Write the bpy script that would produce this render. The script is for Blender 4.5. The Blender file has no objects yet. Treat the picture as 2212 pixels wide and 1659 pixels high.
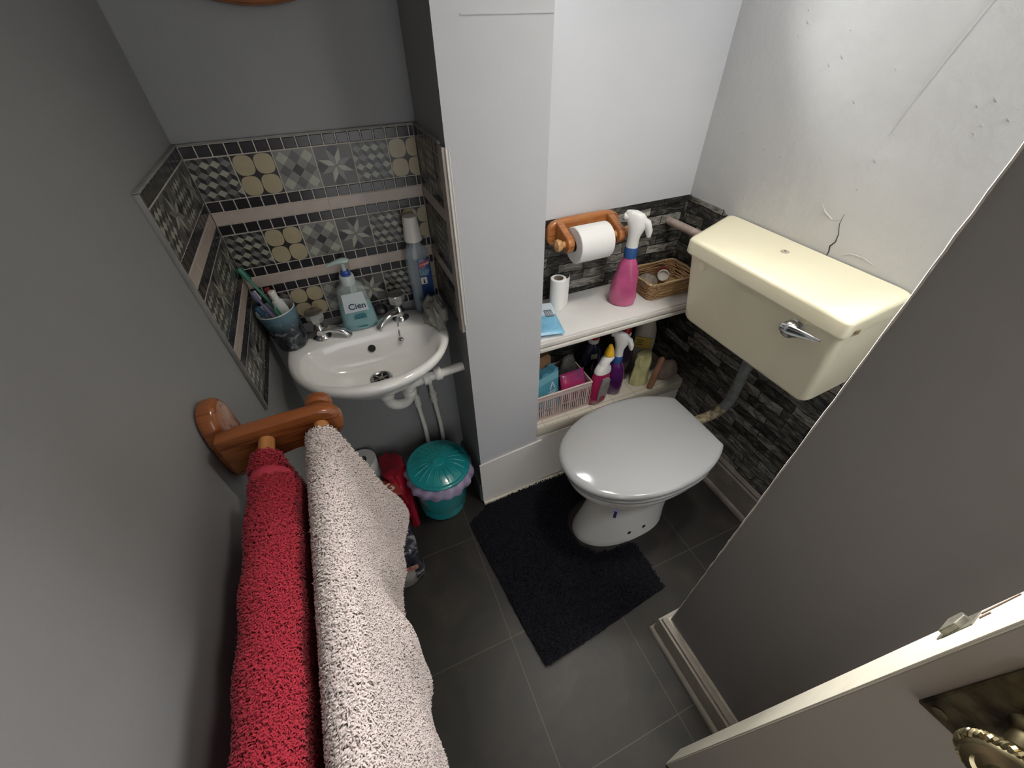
import bpy, bmesh, math, random
import numpy as np
from mathutils import Vector, Matrix, noise
random.seed(7); RNG = np.random.default_rng(7)
SC = bpy.context.scene
COL = SC.collection
# ------------------------------------------------------------------ camera
cam_d = bpy.data.cameras.new('camera'); cam = bpy.data.objects.new('camera', cam_d); COL.objects.link(cam)
cam.location = (0.26558, -1.10826, 1.4535); cam.rotation_euler = (0.82663, 0.014545, -0.40539)
cam_d.sensor_width = 36; cam_d.lens = 36*871.61/2212; cam_d.clip_start = .01
SC.camera = cam
# ------------------------------------------------------------------ light, exposure
SC.view_settings.view_transform = 'Standard'; SC.view_settings.look = 'None'
SC.view_settings.gamma = 1; SC.view_settings.use_curve_mapping = False
SC.view_settings.exposure = 0.0
W = bpy.data.worlds.new('sky'); SC.world = W; W.use_nodes = True
W.node_tree.nodes['Background'].inputs[0].default_value = (.85, .86, .87, 1)
W.node_tree.nodes['Background'].inputs[1].default_value = 2.7
def area(name, loc, target, sx, sy, power, col=(1, 1, 1), spread=180):
    l = bpy.data.lights.new(name, 'AREA'); l.shape = 'RECTANGLE'; l.size = sx; l.size_y = sy
    l.energy = power; l.color = col; l.spread = math.radians(spread)
    o = bpy.data.objects.new(name, l); COL.objects.link(o); o.location = loc
    o.rotation_euler = (Vector(target)-Vector(loc)).to_track_quat('-Z', 'Y').to_euler(); return o
# high sky seen through the recess window, added fills without a visible source in the toilet nook and at the ceiling, the hall behind the camera
LIGHTS = [
 ('sky_ahead', (.905, 1.6, 2.7), (.96, -.02, 1.85), .6, .6, 820, (1, 1, .985), 180),
 ('sky_steep', (1.3, .9, 2.9), (.905, -.05, 1.8), .6, .9, 170, (1, 1, .985), 180),
 ('sky_left', (-.3, 1.2, 2.9), (.905, -.02, 1.85), .6, .6, 55, (1, 1, .985), 180),
 ('sky_right', (2.1, 1.25, 2.9), (.905, -.02, 1.85), .6, .6, 150, (1, .99, .97), 180),
 ('sky_right_low', (2.35, 1.05, 2.65), (1.0, -.02, 1.85), .9, .7, 200, (1, .99, .97), 180),
 ('nook_fill', (1.15, -1.5, 2.2), (1.0, -.2, .9), .4, .4, 13.5, (.96, .98, 1), 180),  # unseen fill, added to brighten the recess and pillar front
 ('ceiling_fill', (.86, -.72, 2.23), (.72, -.70, 0), .16, .16, 3.0, (1, .93, .82), 95),  # unseen downward fill, added for the basin and towel tops
]
for q in LIGHTS: area(*q)
# ------------------------------------------------------------------ materials
MATS = {}
def nd(nt, t, **k):
    n = nt.nodes.new(t)
    for a, b in k.items(): setattr(n, a, b)
    return n
def mat(name, col, rough=.5, metal=0, spec=.5, var=0, vscale=20, bump=0, bscale=200, alpha=1, coat=0, sheen=0, trans=0, var2=None, sss=0, emis=None):
    if name in MATS: return MATS[name]
    m = bpy.data.materials.new(name); m.use_nodes = True; nt = m.node_tree; p = nt.nodes['Principled BSDF']
    p.inputs['Base Color'].default_value = (*col, 1); p.inputs['Roughness'].default_value = rough
    p.inputs['Metallic'].default_value = metal; p.inputs['Specular IOR Level'].default_value = spec
    p.inputs['Alpha'].default_value = alpha; p.inputs['Coat Weight'].default_value = coat
    p.inputs['Sheen Weight'].default_value = sheen; p.inputs['Transmission Weight'].default_value = trans
    if sss: p.inputs['Subsurface Weight'].default_value = sss; p.inputs['Subsurface Radius'].default_value = (.01, .01, .01)
    tc = nd(nt, 'ShaderNodeTexCoord')
    if var:
        n = nd(nt, 'ShaderNodeTexNoise'); n.inputs['Scale'].default_value = vscale; n.inputs['Detail'].default_value = 6
        r = nd(nt, 'ShaderNodeValToRGB'); c2 = var2 or tuple(c*(1-var) for c in col)
        r.color_ramp.elements[0].color = (*c2, 1); r.color_ramp.elements[1].color = (*col, 1)
        r.color_ramp.elements[0].position = .35; r.color_ramp.elements[1].position = .65
        nt.links.new(tc.outputs['Object'], n.inputs['Vector']); nt.links.new(n.outputs['Fac'], r.inputs['Fac'])
        nt.links.new(r.outputs['Color'], p.inputs['Base Color'])
    if bump:
        n = nd(nt, 'ShaderNodeTexNoise'); n.inputs['Scale'].default_value = bscale; n.inputs['Detail'].default_value = 4
        b = nd(nt, 'ShaderNodeBump'); b.inputs['Strength'].default_value = bump; b.inputs['Distance'].default_value = .002
        nt.links.new(tc.outputs['Object'], n.inputs['Vector']); nt.links.new(n.outputs['Fac'], b.inputs['Height'])
        nt.links.new(b.outputs['Normal'], p.inputs['Normal'])
    MATS[name] = m; return m
def ramp(nt, els):
    r = nd(nt, 'ShaderNodeValToRGB'); cr = r.color_ramp
    while len(cr.elements) < len(els): cr.elements.new(.5)
    for e, (p, c) in zip(cr.elements, els): e.position = p; e.color = (*c, 1)
    return r
def paint(name, col, lumps=.25, rough=.55):
    m = bpy.data.materials.new(name); m.use_nodes = True; nt = m.node_tree; p = nt.nodes['Principled BSDF']
    tc = nd(nt, 'ShaderNodeTexCoord'); L = nt.links.new
    n1 = nd(nt, 'ShaderNodeTexNoise'); n1.inputs['Scale'].default_value = 2.2; n1.inputs['Detail'].default_value = 5
    r = ramp(nt, [(.3, tuple(c*.94 for c in col)), (.7, col)])
    L(tc.outputs['Object'], n1.inputs['Vector']); L(n1.outputs['Fac'], r.inputs['Fac']); L(r.outputs['Color'], p.inputs['Base Color'])
    n2 = nd(nt, 'ShaderNodeTexNoise'); n2.inputs['Scale'].default_value = 9; n2.inputs['Detail'].default_value = 8; n2.inputs['Roughness'].default_value = .62
    b = nd(nt, 'ShaderNodeBump'); b.inputs['Strength'].default_value = lumps; b.inputs['Distance'].default_value = .012
    L(tc.outputs['Object'], n2.inputs['Vector']); L(n2.outputs['Fac'], b.inputs['Height'])
    n3 = nd(nt, 'ShaderNodeTexVoronoi'); n3.inputs['Scale'].default_value = 16
    r3 = ramp(nt, [(0, (1, 1, 1)), (.09, (0, 0, 0))])
    b2 = nd(nt, 'ShaderNodeBump'); b2.inputs['Strength'].default_value = lumps*.8; b2.inputs['Distance'].default_value = .0016
    L(tc.outputs['Object'], n3.inputs['Vector']); L(n3.outputs['Distance'], r3.inputs['Fac']); L(r3.outputs['Color'], b2.inputs['Height'])
    L(b.outputs['Normal'], b2.inputs['Normal']); L(b2.outputs['Normal'], p.inputs['Normal'])
    p.inputs['Roughness'].default_value = rough; p.inputs['Specular IOR Level'].default_value = .35
    MATS[name] = m; return m
def wood(name, c1, c2, axis=0, scale=1.0, rough=.25):
    m = bpy.data.materials.new(name); m.use_nodes = True; nt = m.node_tree; p = nt.nodes['Principled BSDF']; L = nt.links.new
    tc = nd(nt, 'ShaderNodeTexCoord'); mp = nd(nt, 'ShaderNodeMapping'); s = [90*scale]*3; s[axis] = 6*scale; mp.inputs['Scale'].default_value = s
    n = nd(nt, 'ShaderNodeTexNoise'); n.inputs['Scale'].default_value = 1.0; n.inputs['Detail'].default_value = 5; n.inputs['Distortion'].default_value = 1.2
    r = ramp(nt, [(.3, c2), (.5, c1), (.72, tuple(c*1.12 for c in c1))])
    L(tc.outputs['Object'], mp.inputs['Vector']); L(mp.outputs['Vector'], n.inputs['Vector']); L(n.outputs['Fac'], r.inputs['Fac']); L(r.outputs['Color'], p.inputs['Base Color'])
    p.inputs['Roughness'].default_value = rough; p.inputs['Coat Weight'].default_value = .3; p.inputs['Coat Roughness'].default_value = .2
    MATS[name] = m; return m
def stone(name, horiz):
    m = bpy.data.materials.new(name); m.use_nodes = True; nt = m.node_tree; p = nt.nodes['Principled BSDF']; L = nt.links.new
    tc = nd(nt, 'ShaderNodeTexCoord'); sp = nd(nt, 'ShaderNodeSeparateXYZ'); L(tc.outputs['Object'], sp.inputs[0])
    cb = nd(nt, 'ShaderNodeCombineXYZ'); L(sp.outputs[horiz], cb.inputs[0]); L(sp.outputs[2], cb.inputs[1])
    nz = nd(nt, 'ShaderNodeTexNoise'); nz.inputs['Scale'].default_value = 8; nz.inputs['Detail'].default_value = 3; L(cb.outputs[0], nz.inputs['Vector'])
    ad = nd(nt, 'ShaderNodeVectorMath', operation='MULTIPLY_ADD'); L(nz.outputs['Color'], ad.inputs[0]); ad.inputs[1].default_value = (.05, .030, 0); L(cb.outputs[0], ad.inputs[2])
    br = nd(nt, 'ShaderNodeTexBrick'); br.offset = .37; br.offset_frequency = 2; br.squash = .6; br.squash_frequency = 3
    L(ad.outputs[0], br.inputs['Vector']); br.inputs['Scale'].default_value = 1; br.inputs['Brick Width'].default_value = .145; br.inputs['Row Height'].default_value = .034
    br.inputs['Mortar Size'].default_value = .0020; br.inputs['Mortar Smooth'].default_value = .8; br.inputs['Bias'].default_value = -.1
    br.inputs['Color1'].default_value = (0, 0, 0, 1); br.inputs['Color2'].default_value = (1, 1, 1, 1); br.inputs['Mortar'].default_value = (0, 0, 0, 1)
    mp = nd(nt, 'ShaderNodeMapping'); mp.inputs['Scale'].default_value = (16, 52, 1); L(ad.outputs[0], mp.inputs['Vector'])
    n2 = nd(nt, 'ShaderNodeTexNoise'); n2.inputs['Scale'].default_value = 1; n2.inputs['Detail'].default_value = 9; n2.inputs['Roughness'].default_value = .68; n2.inputs['Distortion'].default_value = 1.5
    L(mp.outputs[0], n2.inputs['Vector'])
    # per-brick brightness
    mx = nd(nt, 'ShaderNodeMath', operation='MULTIPLY_ADD'); L(br.outputs['Color'], mx.inputs[0]); mx.inputs[1].default_value = .30
    L(n2.outputs['Fac'], mx.inputs[2])
    r = ramp(nt, [(.40, (.007, .007, .0065)), (.53, (.036, .035, .031)), (.67, (.125, .12, .105)), (.82, (.33, .315, .28)), (.93, (.62, .57, .50))])
    L(mx.outputs[0], r.inputs['Fac'])
    mm = nd(nt, 'ShaderNodeMix', data_type='RGBA'); L(br.outputs['Fac'], mm.inputs['Factor']); L(r.outputs['Color'], mm.inputs[6]); mm.inputs[7].default_value = (.006, .006, .006, 1)
    L(mm.outputs[2], p.inputs['Base Color'])
    p.inputs['Roughness'].default_value = .5; p.inputs['Specular IOR Level'].default_value = .3
    b = nd(nt, 'ShaderNodeBump'); b.inputs['Strength'].default_value = .35; b.inputs['Distance'].default_value = .003; L(mx.outputs[0], b.inputs['Height']); L(b.outputs[0], p.inputs['Normal'])
    MATS[name] = m; return m
def slate_floor():
    m = bpy.data.materials.new('slate_floor'); m.use_nodes = True; nt = m.node_tree; p = nt.nodes['Principled BSDF']; L = nt.links.new
    tc = nd(nt, 'ShaderNodeTexCoord'); mp = nd(nt, 'ShaderNodeMapping'); mp.inputs['Location'].default_value = (-.40+.355*4, .375+.36*8, 0)
    L(tc.outputs['Object'], mp.inputs['Vector'])
    br = nd(nt, 'ShaderNodeTexBrick'); br.offset = 0; br.squash = 1; L(mp.outputs[0], br.inputs['Vector'])
    br.inputs['Scale'].default_value = 1; br.inputs['Brick Width'].default_value = .355; br.inputs['Row Height'].default_value = .36; br.inputs['Mortar Size'].default_value = .0011; br.inputs['Mortar Smooth'].default_value = .1
    br.inputs['Color1'].default_value = (.2, .2, .2, 1); br.inputs['Color2'].default_value = (.8, .8, .8, 1)
    n = nd(nt, 'ShaderNodeTexNoise'); n.inputs['Scale'].default_value = 7; n.inputs['Detail'].default_value = 8; n.inputs['Roughness'].default_value = .6; n.inputs['Distortion'].default_value = .8; L(mp.outputs[0], n.inputs['Vector'])
    r = ramp(nt, [(.32, (.009, .008, .0072)), (.55, (.019, .0155, .013)), (.72, (.036, .026, .020))]); L(n.outputs['Fac'], r.inputs['Fac'])
    mm = nd(nt, 'ShaderNodeMix', data_type='RGBA'); L(br.outputs['Fac'], mm.inputs['Factor']); L(r.outputs['Color'], mm.inputs[6]); mm.inputs[7].default_value = (.085, .07, .056, 1)
    L(mm.outputs[2], p.inputs['Base Color'])
    n3 = nd(nt, 'ShaderNodeTexNoise'); n3.inputs['Scale'].default_value = 30; n3.inputs['Detail'].default_value = 6; L(mp.outputs[0], n3.inputs['Vector'])
    b = nd(nt, 'ShaderNodeBump'); b.inputs['Strength'].default_value = .25; b.inputs['Distance'].default_value = .002; L(n3.outputs['Fac'], b.inputs['Height']); L(b.outputs[0], p.inputs['Normal'])
    p.inputs['Roughness'].default_value = .48
    MATS['slate_floor'] = m; return m
M_wall = paint('shaded_grey_paint', (.275, .274, .276), .22)  # the wall grey darkened: shade on the left side is mixed into the colour
M_wallp = paint('partition_shaded_grey', (.34, .335, .335), .15)  # partition's copy of the wall grey, its shade kept in the colour
M_walll = paint('lit_grey_paint', (.63, .633, .65), .18)  # recess copy of the same grey, brightened in colour for its light
M_wallc = paint('pillar_lit_grey', (.545, .548, .565), .15)  # pillar front's copy of the grey, lit tone put into the colour
M_wallr = paint('lit_grey_lumpy', (.585, .588, .582), .42)  # right wall's lumpy copy of the grey, also lightened for its light
M_panelp = paint('pale_panel_paint', (.72, .70, .67), .12)
M_ceil = paint('ceiling_white', (.78, .78, .77), .1)
M_stoneX = stone('stone_paper_x', 0); M_stoneY = stone('stone_paper_y', 1)
M_floor = slate_floor()
M_trim = mat('trim_cream', (.62, .58, .50), .45, var=.12, vscale=30, bump=.15, bscale=90)
M_trimw = mat('trim_white', (.72, .69, .63), .4, var=.10, vscale=30)
M_trimd = mat('trim_dirty', (.30, .26, .22), .55, var=.3, vscale=16, bump=.2, bscale=80)
M_gap = mat('dark_gap', (.01, .01, .012), .8)
M_porc = mat('porcelain', (.84, .82, .78), .12, coat=.5)
M_porcw = mat('porcelain_basin', (.88, .87, .85), .14, coat=.4)
M_cream = mat('cream_plastic', (.91, .845, .62), .28, var=.03, vscale=9)
M_chrome = mat('chrome', (.72, .72, .72), .12, metal=1)
M_chromed = mat('chrome_dull', (.36, .36, .35), .28, metal=1)
M_wpl = mat('white_plastic', (.76, .74, .69), .35, var=.08, vscale=40)
M_pine = wood('varnished_pine', (.30, .095, .028), (.14, .038, .011), 0, 1, .22)
M_piney = wood('varnished_pine_rod', (.52, .24, .08), (.34, .13, .04), 1, 1, .3)
M_holder = wood('honey_wood', (.45, .17, .05), (.28, .085, .022), 0, 1.2, .25)
M_knobw = wood('pale_wood', (.60, .33, .14), (.42, .20, .07), 0, 1.5, .35)
M_paper = mat('tissue_paper', (.84, .83, .80), .9, bump=.12, bscale=260)
M_card = mat('cardboard_core', (.30, .25, .20), .85, var=.2)
M_dark = mat('dark_hole', (.012, .011, .012), .7)
# ------------------------------------------------------------------ mesh building
ORG = {}
def xform(v, mtx):
    a = np.asarray(v, float).reshape(-1, 3); m = np.array(mtx)
    return a @ m[:3, :3].T + m[:3, 3]
class MB:
    def __init__(s): s.V = []; s.F = []; s.M = []; s.n = 0
    def add(s, v, f, m=0, mtx=None):
        v = np.asarray(v, float).reshape(-1, 3)
        if mtx is not None: v = xform(v, mtx)
        s.V.append(v); s.F += [tuple(i+s.n for i in q) for q in f]; s.M += [m]*len(f) if isinstance(m, int) else list(m); s.n += len(v); return s
    def box(s, x0, x1, y0, y1, z0, z1, bev=0, m=0, mtx=None, seg=2):
        bm = bmesh.new(); bmesh.ops.create_cube(bm, size=1)
        for v in bm.verts: v.co = Vector(((x0+x1)/2+v.co.x*(x1-x0), (y0+y1)/2+v.co.y*(y1-y0), (z0+z1)/2+v.co.z*(z1-z0)))
        if bev: bmesh.ops.bevel(bm, geom=list(bm.edges), offset=bev, segments=seg, affect='EDGES', profile=.5)
        return s.bm(bm, m, mtx)
    def bm(s, bm, m=0, mtx=None):
        bm.verts.index_update(); v = [tuple(q.co) for q in bm.verts]; f = [[q.index for q in g.verts] for g in bm.faces]; bm.free()
        return s.add(v, f, m, mtx)
    def loft(s, rings, cap0=True, cap1=True, m=0, mtx=None, closed=True):
        k = len(rings[0]); v = np.concatenate([np.asarray(r, float).reshape(-1, 3) for r in rings]); f = []
        for i in range(len(rings)-1):
            for j in range(k if closed else k-1):
                a = i*k+j; b = i*k+(j+1) % k; f.append((a, b, b+k, a+k))
        if cap0: f.append(tuple(range(k-1, -1, -1)))
        if cap1: f.append(tuple(range((len(rings)-1)*k, len(rings)*k)))
        return s.add(v, f, m, mtx)
    def lathe(s, prof, n=32, mtx=None, m=0, cap0=True, cap1=True, sx=1, sy=1, mod=None):
        rs = []
        for r, z in prof:
            ring = []
            for i in range(n):
                t = 2*math.pi*i/n; q = r*(mod(t, r, z) if mod else 1); ring.append((q*math.cos(t)*sx, q*math.sin(t)*sy, z))
            rs.append(ring)
        return s.loft(rs, cap0, cap1, m, mtx)
    def tube(s, pts, r, n=12, m=0, caps=True, mtx=None, closed=False):
        P = [Vector(p) for p in pts]; R = r if hasattr(r, '__len__') else [r]*len(P); rings = []; up = None
        for i, p in enumerate(P):
            if closed: t = P[(i+1) % len(P)]-P[i-1]
            else: t = P[min(i+1, len(P)-1)]-P[max(i-1, 0)]
            t.normalize()
            if up is None: up = Vector((0, 0, 1)) if abs(t.z) < .9 else Vector((1, 0, 0))
            a = t.cross(up).normalized(); b = a.cross(t).normalized(); up = b
            rings.append([tuple(p+(a*math.cos(q)+b*math.sin(q))*R[i]) for q in [2*math.pi*j/n for j in range(n)]])
        if closed: rings.append(rings[0]); caps = False
        return s.loft(rings, caps, caps, m, mtx)
    def prism(s, poly, d0, d1, axis='z', m=0, bev=0, mtx=None):
        bm = bmesh.new(); P = {'z': lambda a, b, d: (a, b, d), 'y': lambda a, b, d: (a, d, b), 'x': lambda a, b, d: (d, a, b)}[axis]
        f = bm.faces.new([bm.verts.new(P(a, b, d0)) for a, b in poly]); g = bmesh.ops.extrude_face_region(bm, geom=[f])
        off = Vector(P(0, 0, d1-d0)); off = off if axis == 'z' else off
        for v in [e for e in g['geom'] if isinstance(e, bmesh.types.BMVert)]: v.co += Vector({'z': (0, 0, d1-d0), 'y': (0, d1-d0, 0), 'x': (d1-d0, 0, 0)}[axis])
        bmesh.ops.recalc_face_normals(bm, faces=bm.faces)
        if bev: bmesh.ops.bevel(bm, geom=[e for e in bm.edges if e.calc_face_angle(0) > .6], offset=bev, segments=3, affect='EDGES', profile=.5)
        return s.bm(bm, m, mtx)
    def build(s, name, mats, parent=None, sharp=35, wn=False):
        me = bpy.data.meshes.new(name); V = np.concatenate(s.V) if s.V else np.zeros((0, 3))
        o = bpy.data.objects.new(name, me); COL.objects.link(o)
        org = np.array(ORG.get(parent.name, (0, 0, 0))) if parent else np.zeros(3)
        me.from_pydata((V-org).tolist(), [], s.F); mats = mats if isinstance(mats, (list, tuple)) else [mats]
        for q in mats: me.materials.append(q)
        if len(mats) > 1: me.polygons.foreach_set('material_index', s.M)
        bm = bmesh.new(); bm.from_mesh(me); bmesh.ops.recalc_face_normals(bm, faces=bm.faces); bm.to_mesh(me); bm.free()
        if sharp: me.polygons.foreach_set('use_smooth', [True]*len(me.polygons)); me.set_sharp_from_angle(angle=math.radians(sharp))
        me.update()
        if parent: o.parent = parent; ORG[o.name] = tuple(org)
        if wn: q = o.modifiers.new('weighted_normal', 'WEIGHTED_NORMAL'); q.keep_sharp = True
        return o
def T(x, y, z): return Matrix.Translation((x, y, z))
def R(deg, ax): return Matrix.Rotation(math.radians(deg), 4, ax)
def frame(o, zdir, up=(0, 0, 1)):
    z = Vector(zdir).normalized(); u = Vector(up)
    if abs(z.dot(u)) > .98: u = Vector((1, 0, 0))
    x = u.cross(z).normalized(); y = z.cross(x)
    return Matrix(((x.x, y.x, z.x, o[0]), (x.y, y.y, z.y, o[1]), (x.z, y.z, z.z, o[2]), (0, 0, 0, 1)))
def thing(name, label, cat, loc, group=None):
    o = bpy.data.objects.new(name, None); COL.objects.link(o); o.location = loc; o.empty_display_size = .03
    ORG[o.name] = tuple(loc); o['label'] = label; o['category'] = cat
    if group: o['group'] = group
    return o
def tag(o, label, cat, group=None):
    o['label'] = label; o['category'] = cat
    if group: o['group'] = group
    return o
def struct(o, label=None):
    o['kind'] = 'structure'
    if label: o['label'] = label
    return o
def text_mesh(name, s, size, mtx, m, parent, bold=0, shear=0):
    c = bpy.data.curves.new(name, 'FONT'); c.body = s; c.size = size; c.align_x = 'CENTER'; c.align_y = 'CENTER'; c.extrude = .0002; c.offset = bold; c.shear = shear
    o = bpy.data.objects.new(name, c); COL.objects.link(o); bpy.context.view_layer.update()
    me = bpy.data.meshes.new_from_object(o); bpy.data.objects.remove(o)
    v = np.empty(len(me.vertices)*3); me.vertices.foreach_get('co', v); f = [tuple(p.vertices) for p in me.polygons]
    b = MB(); b.add(v.reshape(-1, 3), f, 0, mtx); bpy.data.meshes.remove(me)
    return b.build(name, m, parent, sharp=0)
# ------------------------------------------------------------------ the room
AW, PF, PR, RB, RW = .492, -.248, .716, -.016, 1.386     # alcove width, pillar front, pillar right, recess back, right wall
XP, YP, YS, HC = .842, -.914, -1.95, 2.25                 # partition face, its edge, rear wall, ceiling height
def wallbox(name, boxes, m, label=None):
    b = MB()
    for q in boxes: b.box(*q)
    return struct(b.build(name, m, sharp=0), label)
wallbox('floor', [(-.1, 1.5, YS-1.2, .1, -.05, 0)], M_floor, 'dark slate-effect tiled floor with thin pale grout lines')
wallbox('ceiling', [(-.1, 1.5, YS, .1, HC, HC+.05)], M_ceil)
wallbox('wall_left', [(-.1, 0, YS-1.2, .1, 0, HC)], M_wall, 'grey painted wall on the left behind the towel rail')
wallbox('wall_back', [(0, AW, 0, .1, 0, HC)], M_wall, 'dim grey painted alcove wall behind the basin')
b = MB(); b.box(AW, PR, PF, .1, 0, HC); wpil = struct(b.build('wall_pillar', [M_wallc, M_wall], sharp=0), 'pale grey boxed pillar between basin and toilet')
for f_ in wpil.data.polygons: f_.material_index = 1 if f_.normal.x < -.5 else 0  # left face takes the darker copy, so its shade is painted on
WX0, WX1, WZ0, WZ1 = .80, 1.16, 1.57, 2.14
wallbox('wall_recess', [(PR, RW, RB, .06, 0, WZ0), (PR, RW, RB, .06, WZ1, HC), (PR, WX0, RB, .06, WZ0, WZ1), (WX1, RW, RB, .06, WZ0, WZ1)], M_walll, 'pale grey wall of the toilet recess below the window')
wr = wallbox('wall_right', [(RW, RW+.1, YS, .1, 0, HC)], M_wallr, 'lumpy grey plaster wall on the right behind the cistern')
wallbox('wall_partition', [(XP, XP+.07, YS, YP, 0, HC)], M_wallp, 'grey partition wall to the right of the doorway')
wallbox('wall_rear', [(.70, 1.5, YS-.1, YS, 0, HC), (0, .70, YS-.1, YS, 1.98, HC), (0, .19, YS-.1, YS, 0, 1.98)], M_wall)  # unseen; left jamb widened to block doorway light behind the towels
# torn paper edge running down the partition corner
b = MB(); rr = random.Random(3); z = .12
pts = []
while z < HC-.02:
    pts.append((XP-.0004-rr.random()*.0007, YP+.0004+rr.random()*.0012, z)); z += .011+.02*rr.random()
b.tube(pts, [.0010+.0009*rr.random() for _ in pts], 5)
struct(b.build('trim_1', M_trimw), 'torn pale paper edge on the partition corner')
# plaster cracks and ridges on the right wall
def wpts(L): return [(RW-.0005, y, z) for y, z in L]
b = MB(); b.tube(wpts([(-.52, .98), (-.521, .995), (-.517, 1.008), (-.524, 1.022), (-.522, 1.04), (-.512, 1.062), (-.511, 1.085)]), [.0009, .0016, .002, .0015, .001, .0007, .0003], 6)
b.build('crack', mat('crack_dark', (.05, .045, .04), .9), wr)
b = MB(); b.tube(wpts([(-.516, 1.25), (-.524, 1.30), (-.535, 1.345), (-.548, 1.40), (-.562, 1.45), (-.575, 1.5), (-.60, 1.6)]), [.0008, .0015, .0022, .0026, .0022, .002, .001], 8)
b.tube(wpts([(-.508, 1.07), (-.49, 1.066), (-.468, 1.075), (-.45, 1.09)]), [.0005, .002, .0022, .0006], 6)
b.tube(wpts([(-.55, .995), (-.57, 1.01), (-.60, 1.012), (-.63, 1.005)]), [.0005, .0016, .0016, .0005], 6)
for k in range(26):
    y = -.15-.75*rr.random(); z = 1.05+.42*rr.random(); b.add(*(lambda s: ([(RW-.0005, y, z), (RW-.0025, y+s*.5, z+s*.4), (RW-.0005, y+s, z+s*.7), (RW-.0005, y+s*.6, z+s*.1)], [(0, 1, 3), (1, 2, 3), (0, 2, 1)]))(.004+.008*rr.random()))
b.build('plaster_ridge', M_wallr, wr)
# stone-effect cladding
struct(MB().box(PR, RW, RB-.003, RB, .335, .99).build('trim_2', M_stoneX, sharp=0), 'grey stone-effect wall paper behind the shelves')
struct(MB().prism([(-1.3, .15), (RB-.003, .15), (RB-.003, .99), (-.17, .988), (-.22, .965), (-1.3, .965)], RW-.003, RW, 'x').build('trim_3', M_stoneY, sharp=0), 'grey stone-effect wall paper beneath the cistern')
# skirtings
def skirt(name, path, h, th, m, label):
    # path = list of (x,y) wall points; room side on the left of travel
    prof = [(0, 0), (th+.008, 0), (th+.008, .012), (th+.004, .022), (th, .026), (th, h-.03), (th*.7, h-.022), (th*.8, h-.014), (th*.35, h), (0, h)]
    b = MB(); rings = []
    for i, p in enumerate(path):
        a = Vector(path[max(i-1, 0)]); c = Vector(p); d = Vector(path[min(i+1, len(path)-1)])
        n = Vector((0, 0))
        for u, v in ((a, c), (c, d)):
            t = v-u
            if t.length > 1e-6: t.normalize(); n += Vector((-t.y, t.x))
        n = n/ (n.length_squared/ (2 if (a-c).length > 1e-6 and (c-d).length > 1e-6 else 1) or 1) if n.length else n
        rings.append([(c.x+n.x*q, c.y+n.y*q, z) for q, z in prof])
    b.loft(rings, True, True)
    return struct(b.build(name, m, sharp=25), label)
skirt('baseboard_right', [(RW, -1.9), (RW, PF)], .165, .014, M_trimd, 'grimy painted skirting board under the stone-effect wall')
skirt('baseboard_partition', [(XP, YS), (XP, YP), (XP+.07, YP)], .125, .022, M_trim, 'cream moulded skirting board along the partition')
skirt('baseboard_left', [(0, 0), (0, -1.9)], .12, .014, M_trimd, 'skirting board along the left wall')
# boxing under the ledge, pillar kickboard and bead
struct(MB().box(PR+.0005, RW-.012, PF, PF+.02, 0, .287).build('trim_4', M_panelp, sharp=0), 'painted grey panel boxing in the recess beside the toilet')
struct(MB().prism([(AW-.006, 0), (.735, 0), (.735, .272), (AW-.006, .246)], PF-.006, PF-.0003, 'y').build('trim_5', M_panelp, sharp=0), 'pale kickboard across the foot of the pillar')
b = MB(); b.tube([(AW-.006, PF-.012, .008), (.7, PF-.012, .008), (RW-.03, PF-.012, .008)], .0085, 8); struct(b.build('trim_6', M_trim), 'cream bead along the floor at the pillar')
struct(MB().box(AW-.014, AW, PF+.004, -.016, 0, .11, .003).build('baseboard_alcove', mat('dark_skirting', (.10, .10, .105), .5), sharp=0))
# pillar corner trim beside the tiles: white bead and beige strip
b = MB(); b.tube([(AW+.0005, PF, .855), (AW+.0005, PF, 1.262)], .0022, 8)
b.tube([(AW+.008, PF, .855), (AW+.006, PF, 1.262)], .0014, 6)
struct(b.build('trim_7', M_trimw), 'white ragged filler bead down the pillar corner')
struct(MB().box(AW-.008, AW, PF+.002, -.213, .83, 1.264, .001).build('trim_8', mat('beige_edge_tile', (.40, .345, .30), .4, var=.1), sharp=0), 'beige edging strip on the pillar side of the splashback')
# ceiling-to-wall paper seam on the pillar
struct(MB().box(AW+.05, PR-.001, PF-.0012, PF, 1.452, 1.4545).build('trim_9', M_wallc, sharp=0), 'raised paper seam near the pillar top')
# window in the recess, just above the photo
b = MB(); fy = .018
for q in [(WX0, WX0+.022, fy, fy+.04, WZ0, WZ1), (WX1-.022, WX1, fy, fy+.04, WZ0, WZ1), (WX0, WX1, fy, fy+.04, WZ0, WZ0+.035), (WX0, WX1, fy, fy+.04, WZ1-.035, WZ1)]: b.box(*q, .003)
wf = struct(b.build('window_1', mat('window_white', (.82, .81, .78), .3), sharp=0), 'white window frame above the recess')
g = bpy.data.materials.new('window_glass'); g.use_nodes = True; nt = g.node_tree; nt.nodes.remove(nt.nodes['Principled BSDF'])
tr = nd(nt, 'ShaderNodeBsdfTransparent'); gl = nd(nt, 'ShaderNodeBsdfGlossy'); gl.inputs['Roughness'].default_value = .02; mx = nd(nt, 'ShaderNodeMixShader'); mx.inputs[0].default_value = .06
nt.links.new(tr.outputs[0], mx.inputs[1]); nt.links.new(gl.outputs[0], mx.inputs[2]); nt.links.new(mx.outputs[0], nt.nodes['Material Output'].inputs[0])
MB().box(WX0+.022, WX1-.022, fy+.022, fy+.027, WZ0+.035, WZ1-.035).build('pane', g, wf, sharp=0)
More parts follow.
